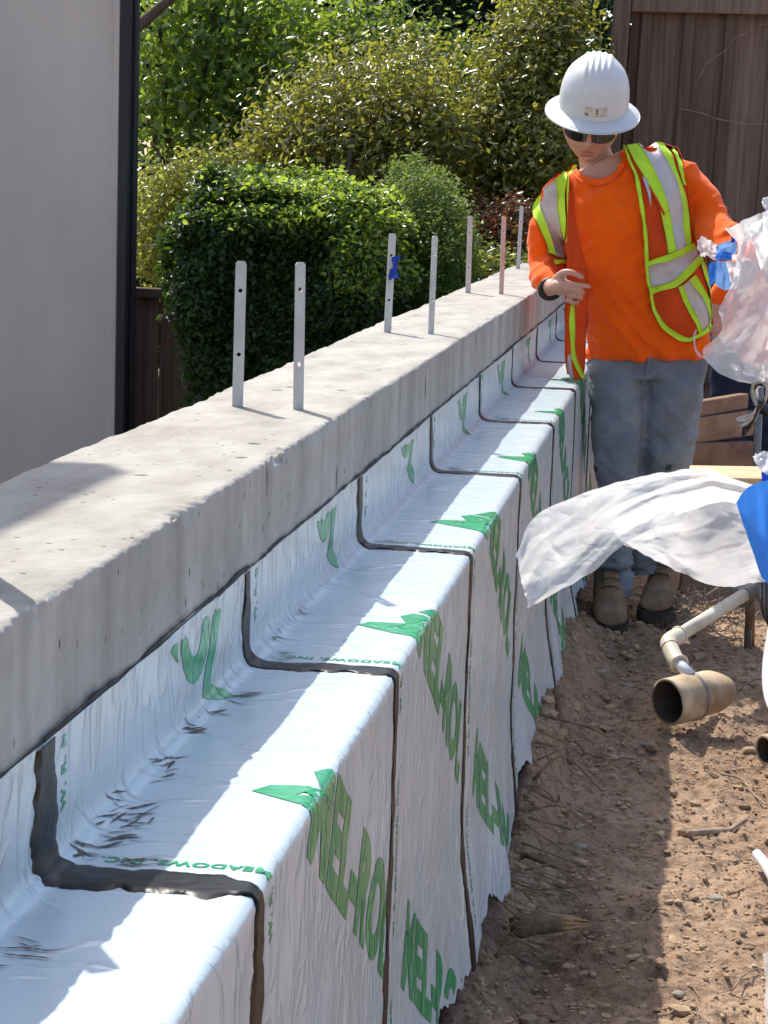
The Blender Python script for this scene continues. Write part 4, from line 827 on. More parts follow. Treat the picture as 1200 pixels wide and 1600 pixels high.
# ---- hard hat
na, nr = 120, 34; TH, U = np.meshgrid(np.linspace(0, 2 * math.pi, na, endpoint=False), np.linspace(0, 1, nr), indexing='ij')
a_ = U * math.pi / 2; zz = .038 + .160 * np.cos(a_) ** .66; rr = np.sin(a_) ** .78
X = rr * .1065 * np.sin(TH); Yh = -rr * (.128) * np.cos(TH) + .006
top = np.exp(-((U - .42) / .30) ** 2) + (U < .42) * (1 - np.exp(-((U - .42) / .30) ** 2))
rib = sum(np.exp(-((X - c) / .0062) ** 2) for c in (-.036, -.018, 0, .018, .036)); lane = np.exp(-(np.abs(X) / .055) ** 6)
zz = zz + .006 * rib * top * (U < .86) + .006 * lane * top
shelf = np.exp(-((U - .80) / .05) ** 2) * np.exp(-((np.abs(X) - .062) / .014) ** 2) * (Yh < 0); X = X * (1 + .035 * shelf)
dome = head(p3(X, Yh, zz)); hat = obj('hard_hat', dome.transpose(1, 0, 2), gridF(nr, na, True), M['hat'], man); tag(hat, 'scuffed white full-brim hard hat')
nb = 12; TH, U = np.meshgrid(np.linspace(0, 2 * math.pi, na, endpoint=False), np.linspace(0, 1, nb), indexing='ij')
ro = .040 + .010 * np.cos(TH) ** 2; X = (.1055 + U * ro) * np.sin(TH); Yh = -(.127 + U * (ro + .004 * np.cos(TH))) * np.cos(TH) + .006; zz = .040 + .006 * (1 - U) - .014 * U ** 2 + .003 * np.abs(np.cos(TH)) * U
up_ = head(p3(X, Yh, zz)).transpose(1, 0, 2); dn = head(p3(X, Yh, zz - .0035)).transpose(1, 0, 2); V = np.concatenate([up_.reshape(-1, 3), dn.reshape(-1, 3)]); g = gridF(nb, na, True); o_ = nb * na
F = [tuple(f) for f in g] + [tuple(f[::-1] + o_) for f in g] + [((nb - 1) * na + i, (nb - 1) * na + (i + 1) % na, o_ + (nb - 1) * na + (i + 1) % na, o_ + (nb - 1) * na + i) for i in range(na)]
obj('brim', V, F, M['hat'], hat)
def on_hat(u, v, off=.0012):      # u: sideways angle, v: 0 brim..1 top
    a = (1 - v) * math.pi / 2; r = np.sin(a) ** .78; return head(p3(r * (.1065 + off) * np.sin(u), -r * (.128 + off) * np.cos(u) + .006, .038 + .160 * np.cos(a) ** .66))
u, v = np.meshgrid(np.linspace(-.22, .42, 22), np.linspace(.035, .115, 8), indexing='ij'); stk = obj('sticker', on_hat(u, v), gridF(22, 8), M['sticker'], hat); tag(stk, 'worn beige sticker with a letter left on it')
tv, tf_ = text_mesh('E', 1.0, .02, 0, .3); obj('letter', on_hat(.10 + tv[:, 0] * .13, .058 + tv[:, 1] * .06, .0022), tf_, M['ink'], stk)
tv, tf_ = text_mesh('KEL', 1.0, .02, 0, .3); obj('letter', on_hat(-.20 + tv[:, 0] * .06, .040 + tv[:, 1] * .028, .0022), tf_, M['ink'], stk)
# ---- sunglasses
sg = None
for sx in (-1, 1):
    u, v = np.meshgrid(np.linspace(0, 1, 20), np.linspace(-1, 1, 10), indexing='ij'); ang = (.10 + u * .95) * sx
    hgt = .022 * np.sqrt(np.clip(1 - (2 * u - .85) ** 2 * .62, .05, 1)); R_ = .108
    z = -.006 + v * hgt - .003 * u; V = head(p3(np.sin(ang) * .090, -np.cos(ang) * R_ - .004, z)); 
    o = obj('sunglasses' if sg is None else 'lens', V, gridF(20, 10), M['lens'], man if sg is None else sg); 
    if sg is None: sg = o; tag(o, 'black wraparound sunglasses')
for sx in (-1, 1):
    V, F = tube([head((sx * .072, -.055, .004)), head((sx * .080, -.02, .006)), head((sx * .082, .02, .004))], .003, 6); obj('temple', V, F, M['black'], sg)
V, F = tube([head((-.012, -.111, .004)), head((0, -.114, .006)), head((.012, -.111, .004))], .003, 6); obj('bridge', V, F, M['black'], sg)
lm = Mat('lip'); lm.color((.38, .115, .10)).set(Roughness=.45); lips().build('lips', lm.m, man)
q, r = np.meshgrid(np.linspace(.55 * math.pi, 1.45 * math.pi, 30), np.linspace(-.5, .35, 10), indexing='ij')
obj('hair', head(p3(np.sin(q) * .082 * (1 - .12 * np.abs(r)), -np.cos(q) * .104 * (1 - .12 * np.abs(r)), r * .11)), gridF(30, 10), M['hair'], man)
# watch on the right wrist
wc = P(860, 452, -.205); ax = P(872, 449, -.245) - P(853, 434, -.12); ax = ax / np.linalg.norm(ax); u_ = np.cross(ax, [0, 0, 1.0]); u_ /= np.linalg.norm(u_); v_ = np.cross(ax, u_)
ringband('wristband', wc, u_ * .031, v_ * .029, 0, .0055, M['black'], man, 30)

# ---- second worker, bent over behind the loose plastic
Y2 = 8.1
def P2(px, py, d=0): return at_y(px, py, Y2 + d)
man2 = thing('person', (float(P2(1170, 700)[0]), Y2, 0), 'second worker in dark navy trousers, mostly hidden behind the hanging plastic', 'person')
fl2 = lambda px, d=0: np.array([P2(px, 700, d)[0], Y2 + d, .06])
b = MB(); b.add(*tube(spline([P2(1150, 545), P2(1146, 660, -.05), fl2(1150, .05)], 12), np.linspace(.10, .06, 12), 16, round_=True)); b.add(*tube(spline([P2(1205, 545), P2(1204, 660, -.05), fl2(1210, .05)], 12), np.linspace(.10, .06, 12), 16, round_=True)); b.add(*tube([P2(1150, 545), P2(1178, 535), P2(1206, 545)], .105, 16, round_=True))
W, N, G = remesh(b.verts(), b.F, .010, 5); obj('trousers', W + N * (.006 * ridged(W * np.array([5, 4, 14]), 2, 7))[:, None], G, M['navy'], man2)
b = MB(); b.add(*tube(spline([P2(1178, 540), P2(1195, 480, -.10), P2(1210, 420, -.28)], 12), np.linspace(.13, .15, 12), 18, round_=True)); b.add(*tube(spline([P2(1180, 425, -.28), P2(1150, 440, -.27), P2(1127, 462, -.25)], 10), np.linspace(.065, .048, 10), 14, round_=True))
W, N, G = remesh(b.verts(), b.F, .010, 5); obj('shirt', W, G, M['shirt'], man2)
b = MB(); b.add(*tube(spline([P2(1128, 460, -.25), P2(1122, 490, -.24), P2(1122, 520, -.25)], 10), np.linspace(.038, .028, 10), 14, round_=True)); b.add(*tube(spline([P2(1122, 518, -.25), P2(1122, 535, -.26)], 5), .028, 12, round_=True, squash=.6))
for k in range(4): b.add(*tube(spline([P2(1115 + 4.5 * k, 534, -.26), P2(1115 + 4.5 * k, 545, -.275), P2(1117 + 4.5 * k, 553, -.262)], 6), .0085, 8, round_=True))
b.add(*tube(spline([P2(1128, 522, -.26), P2(1134, 534, -.28), P2(1133, 543, -.29)], 6), .010, 8, round_=True))
c2 = P2(1222, 398, -.42); u, v = np.meshgrid(np.linspace(0, 2 * math.pi, 24, endpoint=False), np.linspace(.05, math.pi - .05, 16), indexing='xy'); b.add(c2 + p3(np.sin(v) * np.cos(u) * .08, np.sin(v) * np.sin(u) * .10, np.cos(v) * .12), [tuple(f) for f in gridF(16, 24, True)] + [tuple(range(24)), tuple(range(15 * 24, 16 * 24))[::-1]])
b.add(*tube(spline([c2, P2(1212, 420, -.3), P2(1200, 460, -.15)], 8), .06, 14, round_=True)); b.add(*tube(spline([P2(1200, 460, -.15), P2(1178, 540), P2(1150, 600), fl2(1150, .05)], 14), .07, 12, round_=True))
W, N, G = remesh(b.verts(), b.F, .007, 3); obj('body', W, G, M['skin'], man2)
for px in (1150, 1210):
    f0 = fl2(px, 0); b = MB(); b.add(*tube(spline([f0 + [0, .10, 0], f0 + [0, 0, .01], f0 + [0, -.14, -.015]], 8), [.05, .052, .052, .05, .048, .046, .044, .036], 14, round_=True, squash=.95)); b.add(*tube([f0 + [0, .05, .02], f0 + [0, .05, .14]], .052, 14)); W, N, G = remesh(b.verts(), b.F, .01, 3); W[:, 2] = np.maximum(W[:, 2], .012); obj('boot', W, G, M['boot'], man2)

# ================================================================== LOOSE PLASTIC
def sheet(top, bot, Yf, amp, mat, seed, nu=110, nv=46, parent=None, name=None, fine=1.0, edge=1.0):
    A = resample(spline(np.array(top, float), 160), nu); Bq = resample(spline(np.array(bot, float), 160), nu); Q = np.zeros((nu, nv, 3)); U, Vv = np.meshgrid(np.linspace(0, 1, nu), np.linspace(0, 1, nv), indexing='ij')
    cr = ridged(p3(U * 5, Vv * 3.2, seed), 3, seed) + .6 * ridged(p3(U * 3 + Vv * 5, Vv * 2.5 - U * 4, seed), 2, seed + 3); cr2 = ridged(p3(U * 17, Vv * 11, seed), 2, seed + 5) + ridged(p3(U * 9 - Vv * 13, Vv * 8 + U * 9, seed), 2, seed + 8)
    jx = 2.2 * edge * fbm(p3(U * 11, Vv * 6, seed + .5), 3, seed + 9); jy = 2.2 * edge * fbm(p3(U * 11, Vv * 6, seed + 4.5), 3, seed + 11)
    XY = A[:, None] * (1 - Vv[..., None]) + Bq[:, None] * Vv[..., None]
    def lin(a, b, sd):
        Pq = p3(a, b, 0 * a); i = np.floor(Pq); f = Pq - i; h = lambda dx, dy: _hash(i[..., 0] + dx, i[..., 1] + dy, i[..., 2], sd)
        fx_, fy_ = f[..., 0], f[..., 1]; lo = fx_ + fy_ < 1
        return np.where(lo, h(0, 0) + fx_ * (h(1, 0) - h(0, 0)) + fy_ * (h(0, 1) - h(0, 0)), h(1, 1) + (1 - fx_) * (h(0, 1) - h(1, 1)) + (1 - fy_) * (h(1, 0) - h(1, 1)))
    wx = U + .05 * vnoise(p3(U * 4, Vv * 4, seed), seed + 31); wy = Vv + .08 * vnoise(p3(U * 4, Vv * 4, seed + 2), seed + 33)
    cr = lin(wx * 6 + wy * 2.4, wy * 3.4 - wx * 2.2, seed + 35); cr2 = lin(wx * 13 - wy * 5, wy * 8 + wx * 5, seed + 37) + .45 * lin(wx * 27 + wy * 12, wy * 17 - wx * 9, seed + 39)
    big = vnoise(p3(U * 3.1, Vv * 1.7, seed), seed + 21) + .5 * vnoise(p3(U * 6 + Vv * 2, Vv * 3 - U, seed), seed + 23)
    Q = at_y(XY[..., 0] + jx, XY[..., 1] + jy, np.vectorize(Yf)(U, Vv) + amp * .6 * big + amp * .20 * cr + amp * .05 * fine * cr2)
    return Q, gridF(nu, nv)
lo = thing('plastic_sheet', at_y(1180, 780, 3.6), 'milky plastic sheet blown out low across the worker\'s legs', 'plastic sheet')
topA = [(806, 868), (830, 815), (875, 785), (950, 757), (1040, 738), (1105, 733), (1150, 748), (1215, 768)]; botA = [(826, 952), (868, 925), (925, 893), (975, 850), (1030, 818), (1080, 797), (1130, 784), (1215, 800)]
YA = lambda u, t: 3.20 + .42 * u + .06 * math.sin(u * 5) + .05 * t
Q, F = sheet(topA, botA, YA, .05, None, 201); obj('upper_layer', Q, F, M['plastic'], lo)
Q, F = sheet([(955, 822), (1010, 800), (1080, 780), (1130, 770), (1215, 782)], [(974, 851), (1012, 869), (1062, 894), (1105, 911), (1145, 916), (1212, 905)], lambda u, t: 3.49 + .20 * u + .04 * t, .05, None, 211, 90, 46); obj('lower_layer', Q, F, M['plastic'], lo)
bl = thing('blue_sheet', at_y(1185, 800, 3.45), 'stiff bright blue plastic sheet curling over the loose film at the right edge', 'plastic sheet')
Q, F = sheet([(1150, 786), (1162, 768), (1180, 756), (1222, 744)], [(1190, 902), (1200, 912), (1210, 920), (1235, 930)], lambda u, t: 3.46 - .05 * u + .03 * math.sin(t * 2.2), .010, None, 221, 40, 40, fine=.3, edge=.25); obj('front_fold', Q, F, M['blue'], bl)
Q, F = sheet([(1189, 716), (1205, 708), (1225, 706)], [(1190, 752), (1205, 750), (1225, 742)], lambda u, t: 3.52, .006, None, 223, 14, 14, fine=.3, edge=.2); obj('back_fold', Q, F, M['blue_deep'], bl)  # shaded far side of the curl, painted in a deeper blue
Q, F = sheet([(1176, 714), (1192, 706), (1215, 702)], [(1184, 728), (1198, 742), (1215, 740)], lambda u, t: 3.40, .012, None, 225, 24, 14); tag(obj('plastic_scrap', Q, F, M['plastic']), 'small white plastic scrap above the blue sheet', 'plastic scrap')
up = thing('plastic_sheet', at_y(1190, 450, 6.15), 'bunched white plastic sheet held up beside the worker\'s left arm', 'plastic sheet')
La = [(1132, 357), (1152, 384), (1150, 410), (1140, 450), (1126, 480), (1125, 520), (1098, 549), (1112, 573), (1140, 592), (1168, 599)]; Ra = [(1222, 318), (1222, 345), (1222, 375), (1222, 410), (1222, 450), (1222, 490), (1222, 530), (1222, 560), (1222, 580), (1222, 596)]
YB = lambda u, t: 6.12 + .10 * math.sin(u * 4.5 + t * 3) - .10 * t
Q, F = sheet(La, Ra, YB, .085, None, 231, 120, 60); obj('bunched_film', Q, F, M['plastic'], up)
Q, F = sheet([(1168, 358), (1182, 348), (1222, 322)], [(1190, 420), (1205, 430), (1222, 440)], lambda u, t: 5.98 + .05 * t, .05, None, 233, 40, 40); obj('fold', Q, F, M['plastic'], up)
Q, F = sheet([(1189, 316), (1196, 308), (1220, 300)], [(1192, 322), (1200, 332), (1220, 330)], lambda u, t: 6.05, .02, None, 235, 20, 14); obj('fold', Q, F, M['plastic'], up)
Q, F = sheet([(1090, 514), (1086, 530), (1090, 548), (1108, 566)], [(1086, 516), (1083, 532), (1088, 553), (1100, 560)], lambda u, t: 6.35 - .1 * u, .006, None, 237, 20, 5, fine=0, edge=.3); obj('fold', Q, F, M['plastic'], up)
Q, F = sheet([(1088, 378), (1097, 368), (1108, 375), (1122, 386)], [(1096, 402), (1106, 400), (1116, 406), (1124, 400)], lambda u, t: 6.30 - .04 * u, .03, None, 239, 26, 18); obj('fold', Q, F, M['plastic'], up)
Q, F = sheet([(1134, 408), (1142, 408), (1156, 416)], [(1142, 448), (1150, 452), (1156, 430)], lambda u, t: 6.22, .02, None, 241, 16, 20); obj('fold', Q, F, M['plastic'], up)
def tapebit(name, top, bot, Y, mat, seed): Q, F = sheet(top, bot, lambda u, t: Y + .01 * u, .012, None, seed, 18, 18, fine=.5, edge=.5); return obj(name, Q, F, mat, tb)
tb = thing('blue_tape', at_y(1130, 420, 6.25), 'crumpled strips of blue masking tape by the worker\'s left hand', 'tape')
tapebit('strip', [(1118, 386), (1130, 379), (1146, 376), (1152, 384)], [(1120, 396), (1134, 398), (1146, 398), (1150, 392)], 6.23, M['blue_pale'], 301)
tapebit('strip', [(1116, 400), (1128, 393), (1143, 395)], [(1120, 406), (1132, 406), (1144, 407)], 6.21, M['blue'], 303)
tapebit('strip', [(1142, 372), (1146, 369), (1150, 371)], [(1142, 379), (1146, 379), (1148, 376)], 6.20, M['blue_deep'], 305)
tapebit('strip', [(1106, 418), (1113, 409), (1120, 410)], [(1109, 446), (1114, 444), (1118, 436)], 6.25, M['blue'], 307)
tapebit('strip', [(1118, 408), (1130, 408), (1136, 410)], [(1118, 446), (1134, 454), (1147, 446)], 6.27, M['blue_pale'], 309)

# ================================================================== SITE THINGS AT THE RIGHT
sk = thing('steel_stake', at_y(1190, 700, 6.45) * [1, 1, 0], 'grey steel stake at the right edge with cables hung on it', 'stake')
a = at_y(1187, 604, 6.45); V, F = tube([[a[0] + .012, 6.45, -.05], [a[0] + .006, 6.45, .5], a], .012, 8); obj('rod', V, F, M['steel'], sk)
co = thing('cable_coil', at_y(1180, 640, 6.40), 'coil of tan and dark cable bound with black tape on the stake', 'cable')
rg = np.random.default_rng(5)
for k in range(9):
    w, sh = rg.uniform(5, 15), rg.uniform(-5, 5); y0, y1 = 592 + rg.uniform(-4, 8), 668 + rg.uniform(-10, 12)
    loop = [(1183 + sh * .3, 634), (1180 - w * .4, y0 + 14), (1188, y0), (1199, y0 + 12), (1190, 634), (1178 - w * .8, 650), (1164 - w * .5 + sh, y1 - 3), (1163 - w * .3 + sh, y1), (1174 + sh, 655), (1186, 634)]
    Pq = spline([at_y(x, y, 6.36 - .004 * k + .015 * math.sin(j * 1.3 + k)) for j, (x, y) in enumerate(loop)], 40); V, F = tube(Pq, .0050, 7); obj('loop', V, F, M['cable'] if k % 3 else M['cable_dark'], co)
V, F = tube([at_y(1184, 630, 6.38), at_y(1192, 638, 6.38), at_y(1199, 645, 6.38)], [.014, .018, .014], 12, round_=True); obj('tape_wrap', V, F, M['black'], co)
# muddy form boards and a pale lumber piece
fb = thing('form_boards', at_y(1130, 800, 7.4) * [1, 1, 0], 'muddy brown form boards stacked on edge right of the worker\'s knee', 'boards')
def plank(name, A, Bp, zlo, th, mat, par, bev=.004):
    A = np.array(A); Bp = np.array(Bp); d = (Bp - A); L = np.linalg.norm(d[:2]); ang = math.atan2(d[1], d[0]); c = (A + Bp) / 2; ztop = c[2]
    V, F = box((0, 0, 0), (L, th, ztop - zlo), bev=bev); V = np.array(V) @ rotz(ang).T; V[:, 2] += (V[:, 0] * math.cos(ang)) * (d[2] / max(abs(d[0]), 1e-6)); return obj(name, V + np.array([c[0], c[1], (ztop + zlo) / 2]), F, mat, par, False)
A0, B0 = at_y(1070, 632, 7.30), at_y(1163, 612, 7.62); z2 = at_y(1110, 650, 7.4)[2]
plank('board', A0, B0, z2 + .004, .042, M['form_wood'], fb); A1 = at_y(1070, 656, 7.28); B1 = at_y(1172, 640, 7.60); z3 = at_y(1110, 690, 7.4)[2]
plank('board', A1, B1, z3 + .004, .045, M['form_wood'], fb); A2 = at_y(1070, 690, 7.27); B2 = at_y(1180, 692, 7.55); plank('board', A2, B2, .30, .045, M['form_wood'], fb); plank('board', A2 * [1, 1, 0] + [0, 0, .296], B2 * [1, 1, 0] + [0, 0, .296], .0, .05, M['form_wood'], fb)
ln, F = box((0, 0, 0), (.42, .09, .038), bev=.003); c = at_y(1175, 748, 5.2); lu = obj('lumber', np.array(ln) @ rotz(.10).T @ rotx(.22).T, F, M['pine'], None, False); lu.location = tuple(c + np.array([.06, 0, 0])); tag(lu, 'pale sawn lumber lying behind the low plastic sheet', 'lumber')
ls, F = box((0, 0, 0), (.04, .04, 1), bev=.003); st = obj('lumber_stake', np.array(ls) * [1, 1, c[2] - .015], F, M['form_wood'], None, False); st.location = (c[0] + .20, c[1] + .02, (c[2] - .02) / 2 - .01); tag(st, 'upright timber stake carrying the pale lumber', 'stake')
# drain pipe assembly
dp = thing('drain_pipe', at_z(1060, 1150, 0), 'short muddy drain pipe with a dark open mouth joined to a thin white pipe', 'pipe')
mouth = at_y(1043, 1097, 5.25); axv = np.array([.70, .70, .05]); axv /= np.linalg.norm(axv); r0 = .060; nn = 40; th = np.linspace(0, 2 * math.pi, nn, endpoint=False)
n1 = np.cross(axv, [0, 0, 1]); n1 /= np.linalg.norm(n1); n2 = np.cross(n1, axv)
def ringp(d, r, cut=0): return mouth + axv * d + r * (np.cos(th)[:, None] * n1 + np.sin(th)[:, None] * n2) + axv * (cut * (.5 + .5 * np.cos(th - 2 * math.pi - .3)) ** 1.5)[:, None]
rows = [ringp(0, r0 - .006), ringp(0, r0), ringp(.005, r0 + .001)] + [ringp(d, r0 + .001) for d in np.linspace(.02, .085, 5)] + [ringp(.086, r0 - .003)] + [ringp(d, r0 - .003) for d in np.linspace(.095, .110, 3)] + [ringp(.112, r0 - .003, .075), ringp(.112, r0 - .010, .075)]
Q = np.array(rows); Q = Q + .0012 * vnoise(Q * 40, 3)[..., None]; obj('pipe_body', Q, gridF(len(rows), nn, True), M['drain'], dp)
Q = np.array([ringp(0, r0 - .006), ringp(.04, r0 - .008), ringp(.09, r0 - .010), ringp(.112, r0 - .010, .075)]); obj('pipe_inside', Q, gridF(4, nn, True), M['drain_shade'], dp)
Q = np.array([ringp(.095, .0), ringp(.098, r0 * .5), ringp(.09, r0 - .009)]); Q = Q + .012 * vnoise(Q * 30, 8)[..., None]; obj('bore_plug', Q, gridF(3, nn, True), M['drain_shade'], dp)  # disc closing the bore, in the shade-dark inside colour
Q = np.array([ringp(.083, r0 + .0022), ringp(.086, r0 + .003), ringp(.090, r0 + .0022)]); obj('joint_band', Q, gridF(3, nn, True), M['steel'], dp)
wp = thing('white_pipe', at_y(1100, 970, 5.5), 'thin dusty white pipe with an elbow above the drain pipe', 'pipe')
jt = at_y(1165, 928, 5.85); el = at_y(1043, 1004, 5.45); en = mouth + axv * .075 + np.array([0, 0, r0 - .004]); dn = at_y(1056, 1032, 5.38)
V, F = tube([jt, jt * .5 + el * .5, el + (jt - el) * .08], .0185, 16); obj('long_pipe', V, F, M['pvc'], wp)
eb = spline([el + (jt - el) * .14, el + (jt - el) * .02, el + (dn - el) * .35, dn, dn + (en - dn) * .25], 18); V, F = tube(eb, .0225, 18); obj('elbow', V, F, M['pvc'], wp)
def ring(c, ax, r, tr, name, mat, par):
    ax = ax / np.linalg.norm(ax); a = np.cross(ax, [.3, .1, 1.0]); a /= np.linalg.norm(a); ringband(name, c, a * r, np.cross(ax, a) * r, 0, tr, mat, par, 24)
ring(eb[0], jt - el, .0225, .0022, 'socket_rim', M['pvc'], wp); ring(eb[8], dn - el, .0225, .0010, 'socket_rim', M['steel'], wp); ring(eb[-1], en - dn, .0225, .0026, 'socket_rim', M['pvc'], wp)
V, F = tube([eb[-3], eb[-1], en], .0150, 16); obj('stub', V, F, M['white_pvc'], wp)
gp = thing('grey_pipe', at_y(1160, 930, 5.9), 'grey pipe elbow and stub above the right end of the thin white pipe', 'pipe')
V, F = tube(spline([at_y(1138, 868, 5.95), at_y(1146, 900, 5.92), at_y(1158, 926, 5.86), at_y(1180, 922, 5.85), at_y(1215, 905, 5.85)], 18), .024, 16); obj('bend', V, F, M['steel'], gp); ring(at_y(1156, 934, 5.85), jt - el, .024, .003, 'socket_rim', M['steel'], gp)
V, F = tube([at_y(1172, 925, 6.3), at_z(1172, 1012, -.02)], [.016, .014], 10); obj('stake', V, F, M['root'], gp)
for k in range(4):
    V, F = tube(spline([at_y(1186 + 4 * k, 895, 5.8), at_y(1188 + 3 * k, 930 + 5 * k, 5.78), at_y(1196 + 3 * k, 965 + 6 * k, 5.80), at_y(1216, 970 + 8 * k, 5.82)], 16), .0055, 7); tag(obj('cable', V, F, M['cable_dark'] if k % 2 else M['steel']), ['dark cable nearest the grey pipe elbow', 'grey cable second from the pipe elbow', 'dark cable third from the pipe elbow', 'grey cable lowest at the right frame edge'][k], 'cable', 'cables by the grey pipe')
bs = thing('brown_pipe', at_z(1195, 1195, 0), 'short brown pipe stub with dark mouth at the right frame edge', 'pipe')
mth = at_y(1196, 1172, 4.9); V, F = tube([mth, mth + np.array([.13, .10, .01])], .036, 24, False); obj('pipe_body', V, F, M['drain'], bs); V, F = tube([mth, mth + np.array([.13, .10, .01])], .031, 24, False); obj('pipe_inside', V, F, M['drain_shade'], bs); ring(mth, np.array([.13, .10, .01]), .0335, .003, 'pipe_rim', M['drain'], bs)
V, F = tube(spline([at_y(1209, 985, 5.3), at_y(1201, 1040, 5.2), at_y(1203, 1085, 5.1), at_y(1216, 1120, 5.0)], 18), .016, 12, squash=.7); tag(obj('white_hose', V, F, M['white_pvc']), 'white hose curving in at the right edge above the brown pipe stub', 'hose')
Q, F = sheet([(1192, 1490), (1196, 1540), (1193, 1600), (1196, 1680)], [(1215, 1480), (1222, 1540), (1222, 1600), (1222, 1680)], lambda u, t: 3.75 - .75 * u, .03, None, 251, 40, 16); tag(obj('plastic_edge', Q, F, M['plastic']), 'crumpled plastic film edge at the lower right of the frame', 'plastic sheet')
V, F = tube(spline([at_z(1183, 1335, .04), at_z(1196, 1352, .045), at_z(1215, 1385, .03)], 8), .011, 12, round_=True); tag(obj('white_stub', V, F, M['white_pvc']), 'short white stub lying on the sunlit soil at the right edge', 'pipe')

# ================================================================== TRENCH DEBRIS
rng = np.random.default_rng(77)
def scatter(n, smin, smax, mat, name, label, xr, yr, flat=.6, power=2.2, seed=0):
    rg = np.random.default_rng(seed); x = rg.uniform(*xr, n); y = rg.uniform(*yr, n); s = smin + (smax - smin) * rg.uniform(0, 1, n) ** power * rg.uniform(.2, 1, n)
    z = floor_h(x, y) + s * .25
    ico = np.array([(0, 0, 1), (.89, 0, .45), (.28, .85, .45), (-.72, .53, .45), (-.72, -.53, .45), (.28, -.85, .45), (.72, .53, -.45), (-.28, .85, -.45), (-.89, 0, -.45), (-.28, -.85, -.45), (.72, -.53, -.45), (0, 0, -1)])
    tri = np.array([(0, 1, 2), (0, 2, 3), (0, 3, 4), (0, 4, 5), (0, 5, 1), (1, 6, 2), (2, 7, 3), (3, 8, 4), (4, 9, 5), (5, 10, 1), (2, 6, 7), (3, 7, 8), (4, 8, 9), (5, 9, 10), (1, 10, 6), (6, 11, 7), (7, 11, 8), (8, 11, 9), (9, 11, 10), (10, 11, 6)])
    J = ico[None] * (1 + rg.uniform(-.28, .28, (n, 12, 1))) * s[:, None, None] * rg.uniform(.6, 1.3, (n, 1, 3)); J[:, :, 2] *= flat; an = rg.uniform(0, 6.28, n); c, sn = np.cos(an)[:, None], np.sin(an)[:, None]
    X = J[:, :, 0] * c - J[:, :, 1] * sn; Yq = J[:, :, 0] * sn + J[:, :, 1] * c; V = np.stack([X + x[:, None], Yq + y[:, None], J[:, :, 2] + z[:, None]], -1); F = (tri[None] + (np.arange(n) * 12)[:, None, None]).reshape(-1, 3)
    o = obj(name, V, F, mat, None, False); tag(o, label, 'soil', kind='stuff')
scatter(9000, .0012, .011, M['clod'], 'soil_crumbs', 'loose crumbs of dry soil over the trench floor', (-.33, .42), (3.2, 7.2), .65, 3, 1)
scatter(280, .005, .022, M['clod'], 'bank_clods', 'larger clods of earth lying against the foot of the ledge', (-.31, -.12), (3.3, 6.8), .65, 2.5, 5)
scatter(800, .004, .024, M['clod'], 'soil_clods', 'small clods of earth over the trench floor', (-.33, .42), (3.2, 7.4), .6, 3, 2)
def stick(pts, r, mat, name, label=None, cat=None, group=None, n=18, z=.006, ends=None):
    Q = np.array([at_z(px, py, 0) for px, py in pts]); Q[:, 2] = floor_h(Q[:, 0], Q[:, 1]) + z + r * .6; Q = spline(Q, n); Q = Q + .003 * np.stack([vnoise(Q * 40, 1), vnoise(Q * 40, 2), .5 * vnoise(Q * 40, 3)], 1)
    V, F = tube(Q, np.linspace(r, r * .6, n), 8); o = obj(name, V, F, mat)
    if label: tag(o, label, cat, group)
    return o
stick([(1075, 1311), (1110, 1305), (1140, 1293), (1165, 1284)], .0085, M['twig'], 'stick', 'stout curved stick on the sunlit soil', 'stick', 'sticks on the trench floor')
stick([(1126, 1218), (1160, 1225), (1185, 1250), (1205, 1262)], .0030, M['twig'], 'stick', 'thin forked stick pointing at the brown pipe stub', 'stick', 'sticks on the trench floor')
stick([(1100, 1220), (1150, 1230), (1190, 1238)], .0022, M['twig'], 'stick', 'thin straight twig lying across the forked stick', 'stick', 'sticks on the trench floor')
stick([(1145, 1345), (1165, 1337), (1180, 1340), (1198, 1380)], .003, M['twig'], 'stick', 'bent dark twig below the white stub', 'stick', 'sticks on the trench floor')
stick([(1140, 1408), (1152, 1402), (1163, 1395)], .003, M['root'], 'stick', 'small dark twig mid sunlit soil', 'stick', 'sticks on the trench floor')
stick([(1025, 1593), (1045, 1588), (1065, 1577)], .003, M['twig'], 'stick', 'twig at the bottom edge of the sunlit soil', 'stick', 'sticks on the trench floor')
stick([(1140, 1545), (1170, 1527), (1200, 1518)], .002, M['twig'], 'stick', 'thin pale twig near the bottom right corner', 'stick', 'sticks on the trench floor')
stick([(885, 1196), (915, 1198), (945, 1201)], .005, M['root'], 'stick', 'straight root lying across the shaded soil by the bank', 'stick', 'sticks on the trench floor')
stick([(955, 1203), (975, 1196), (998, 1200), (975, 1209)], .004, M['twig'], 'stick', 'pale curled root in the shade', 'stick', 'sticks on the trench floor')
stick([(1185, 1090), (1165, 1083), (1150, 1090), (1128, 1092)], .003, M['twig'], 'stick', 'twisted twig between drain pipe tail and white hose', 'stick', 'sticks on the trench floor')
stick([(868, 1168), (876, 1200), (888, 1240)], .015, M['root'], 'root', 'thick dark root coming out of the cut bank', 'root')
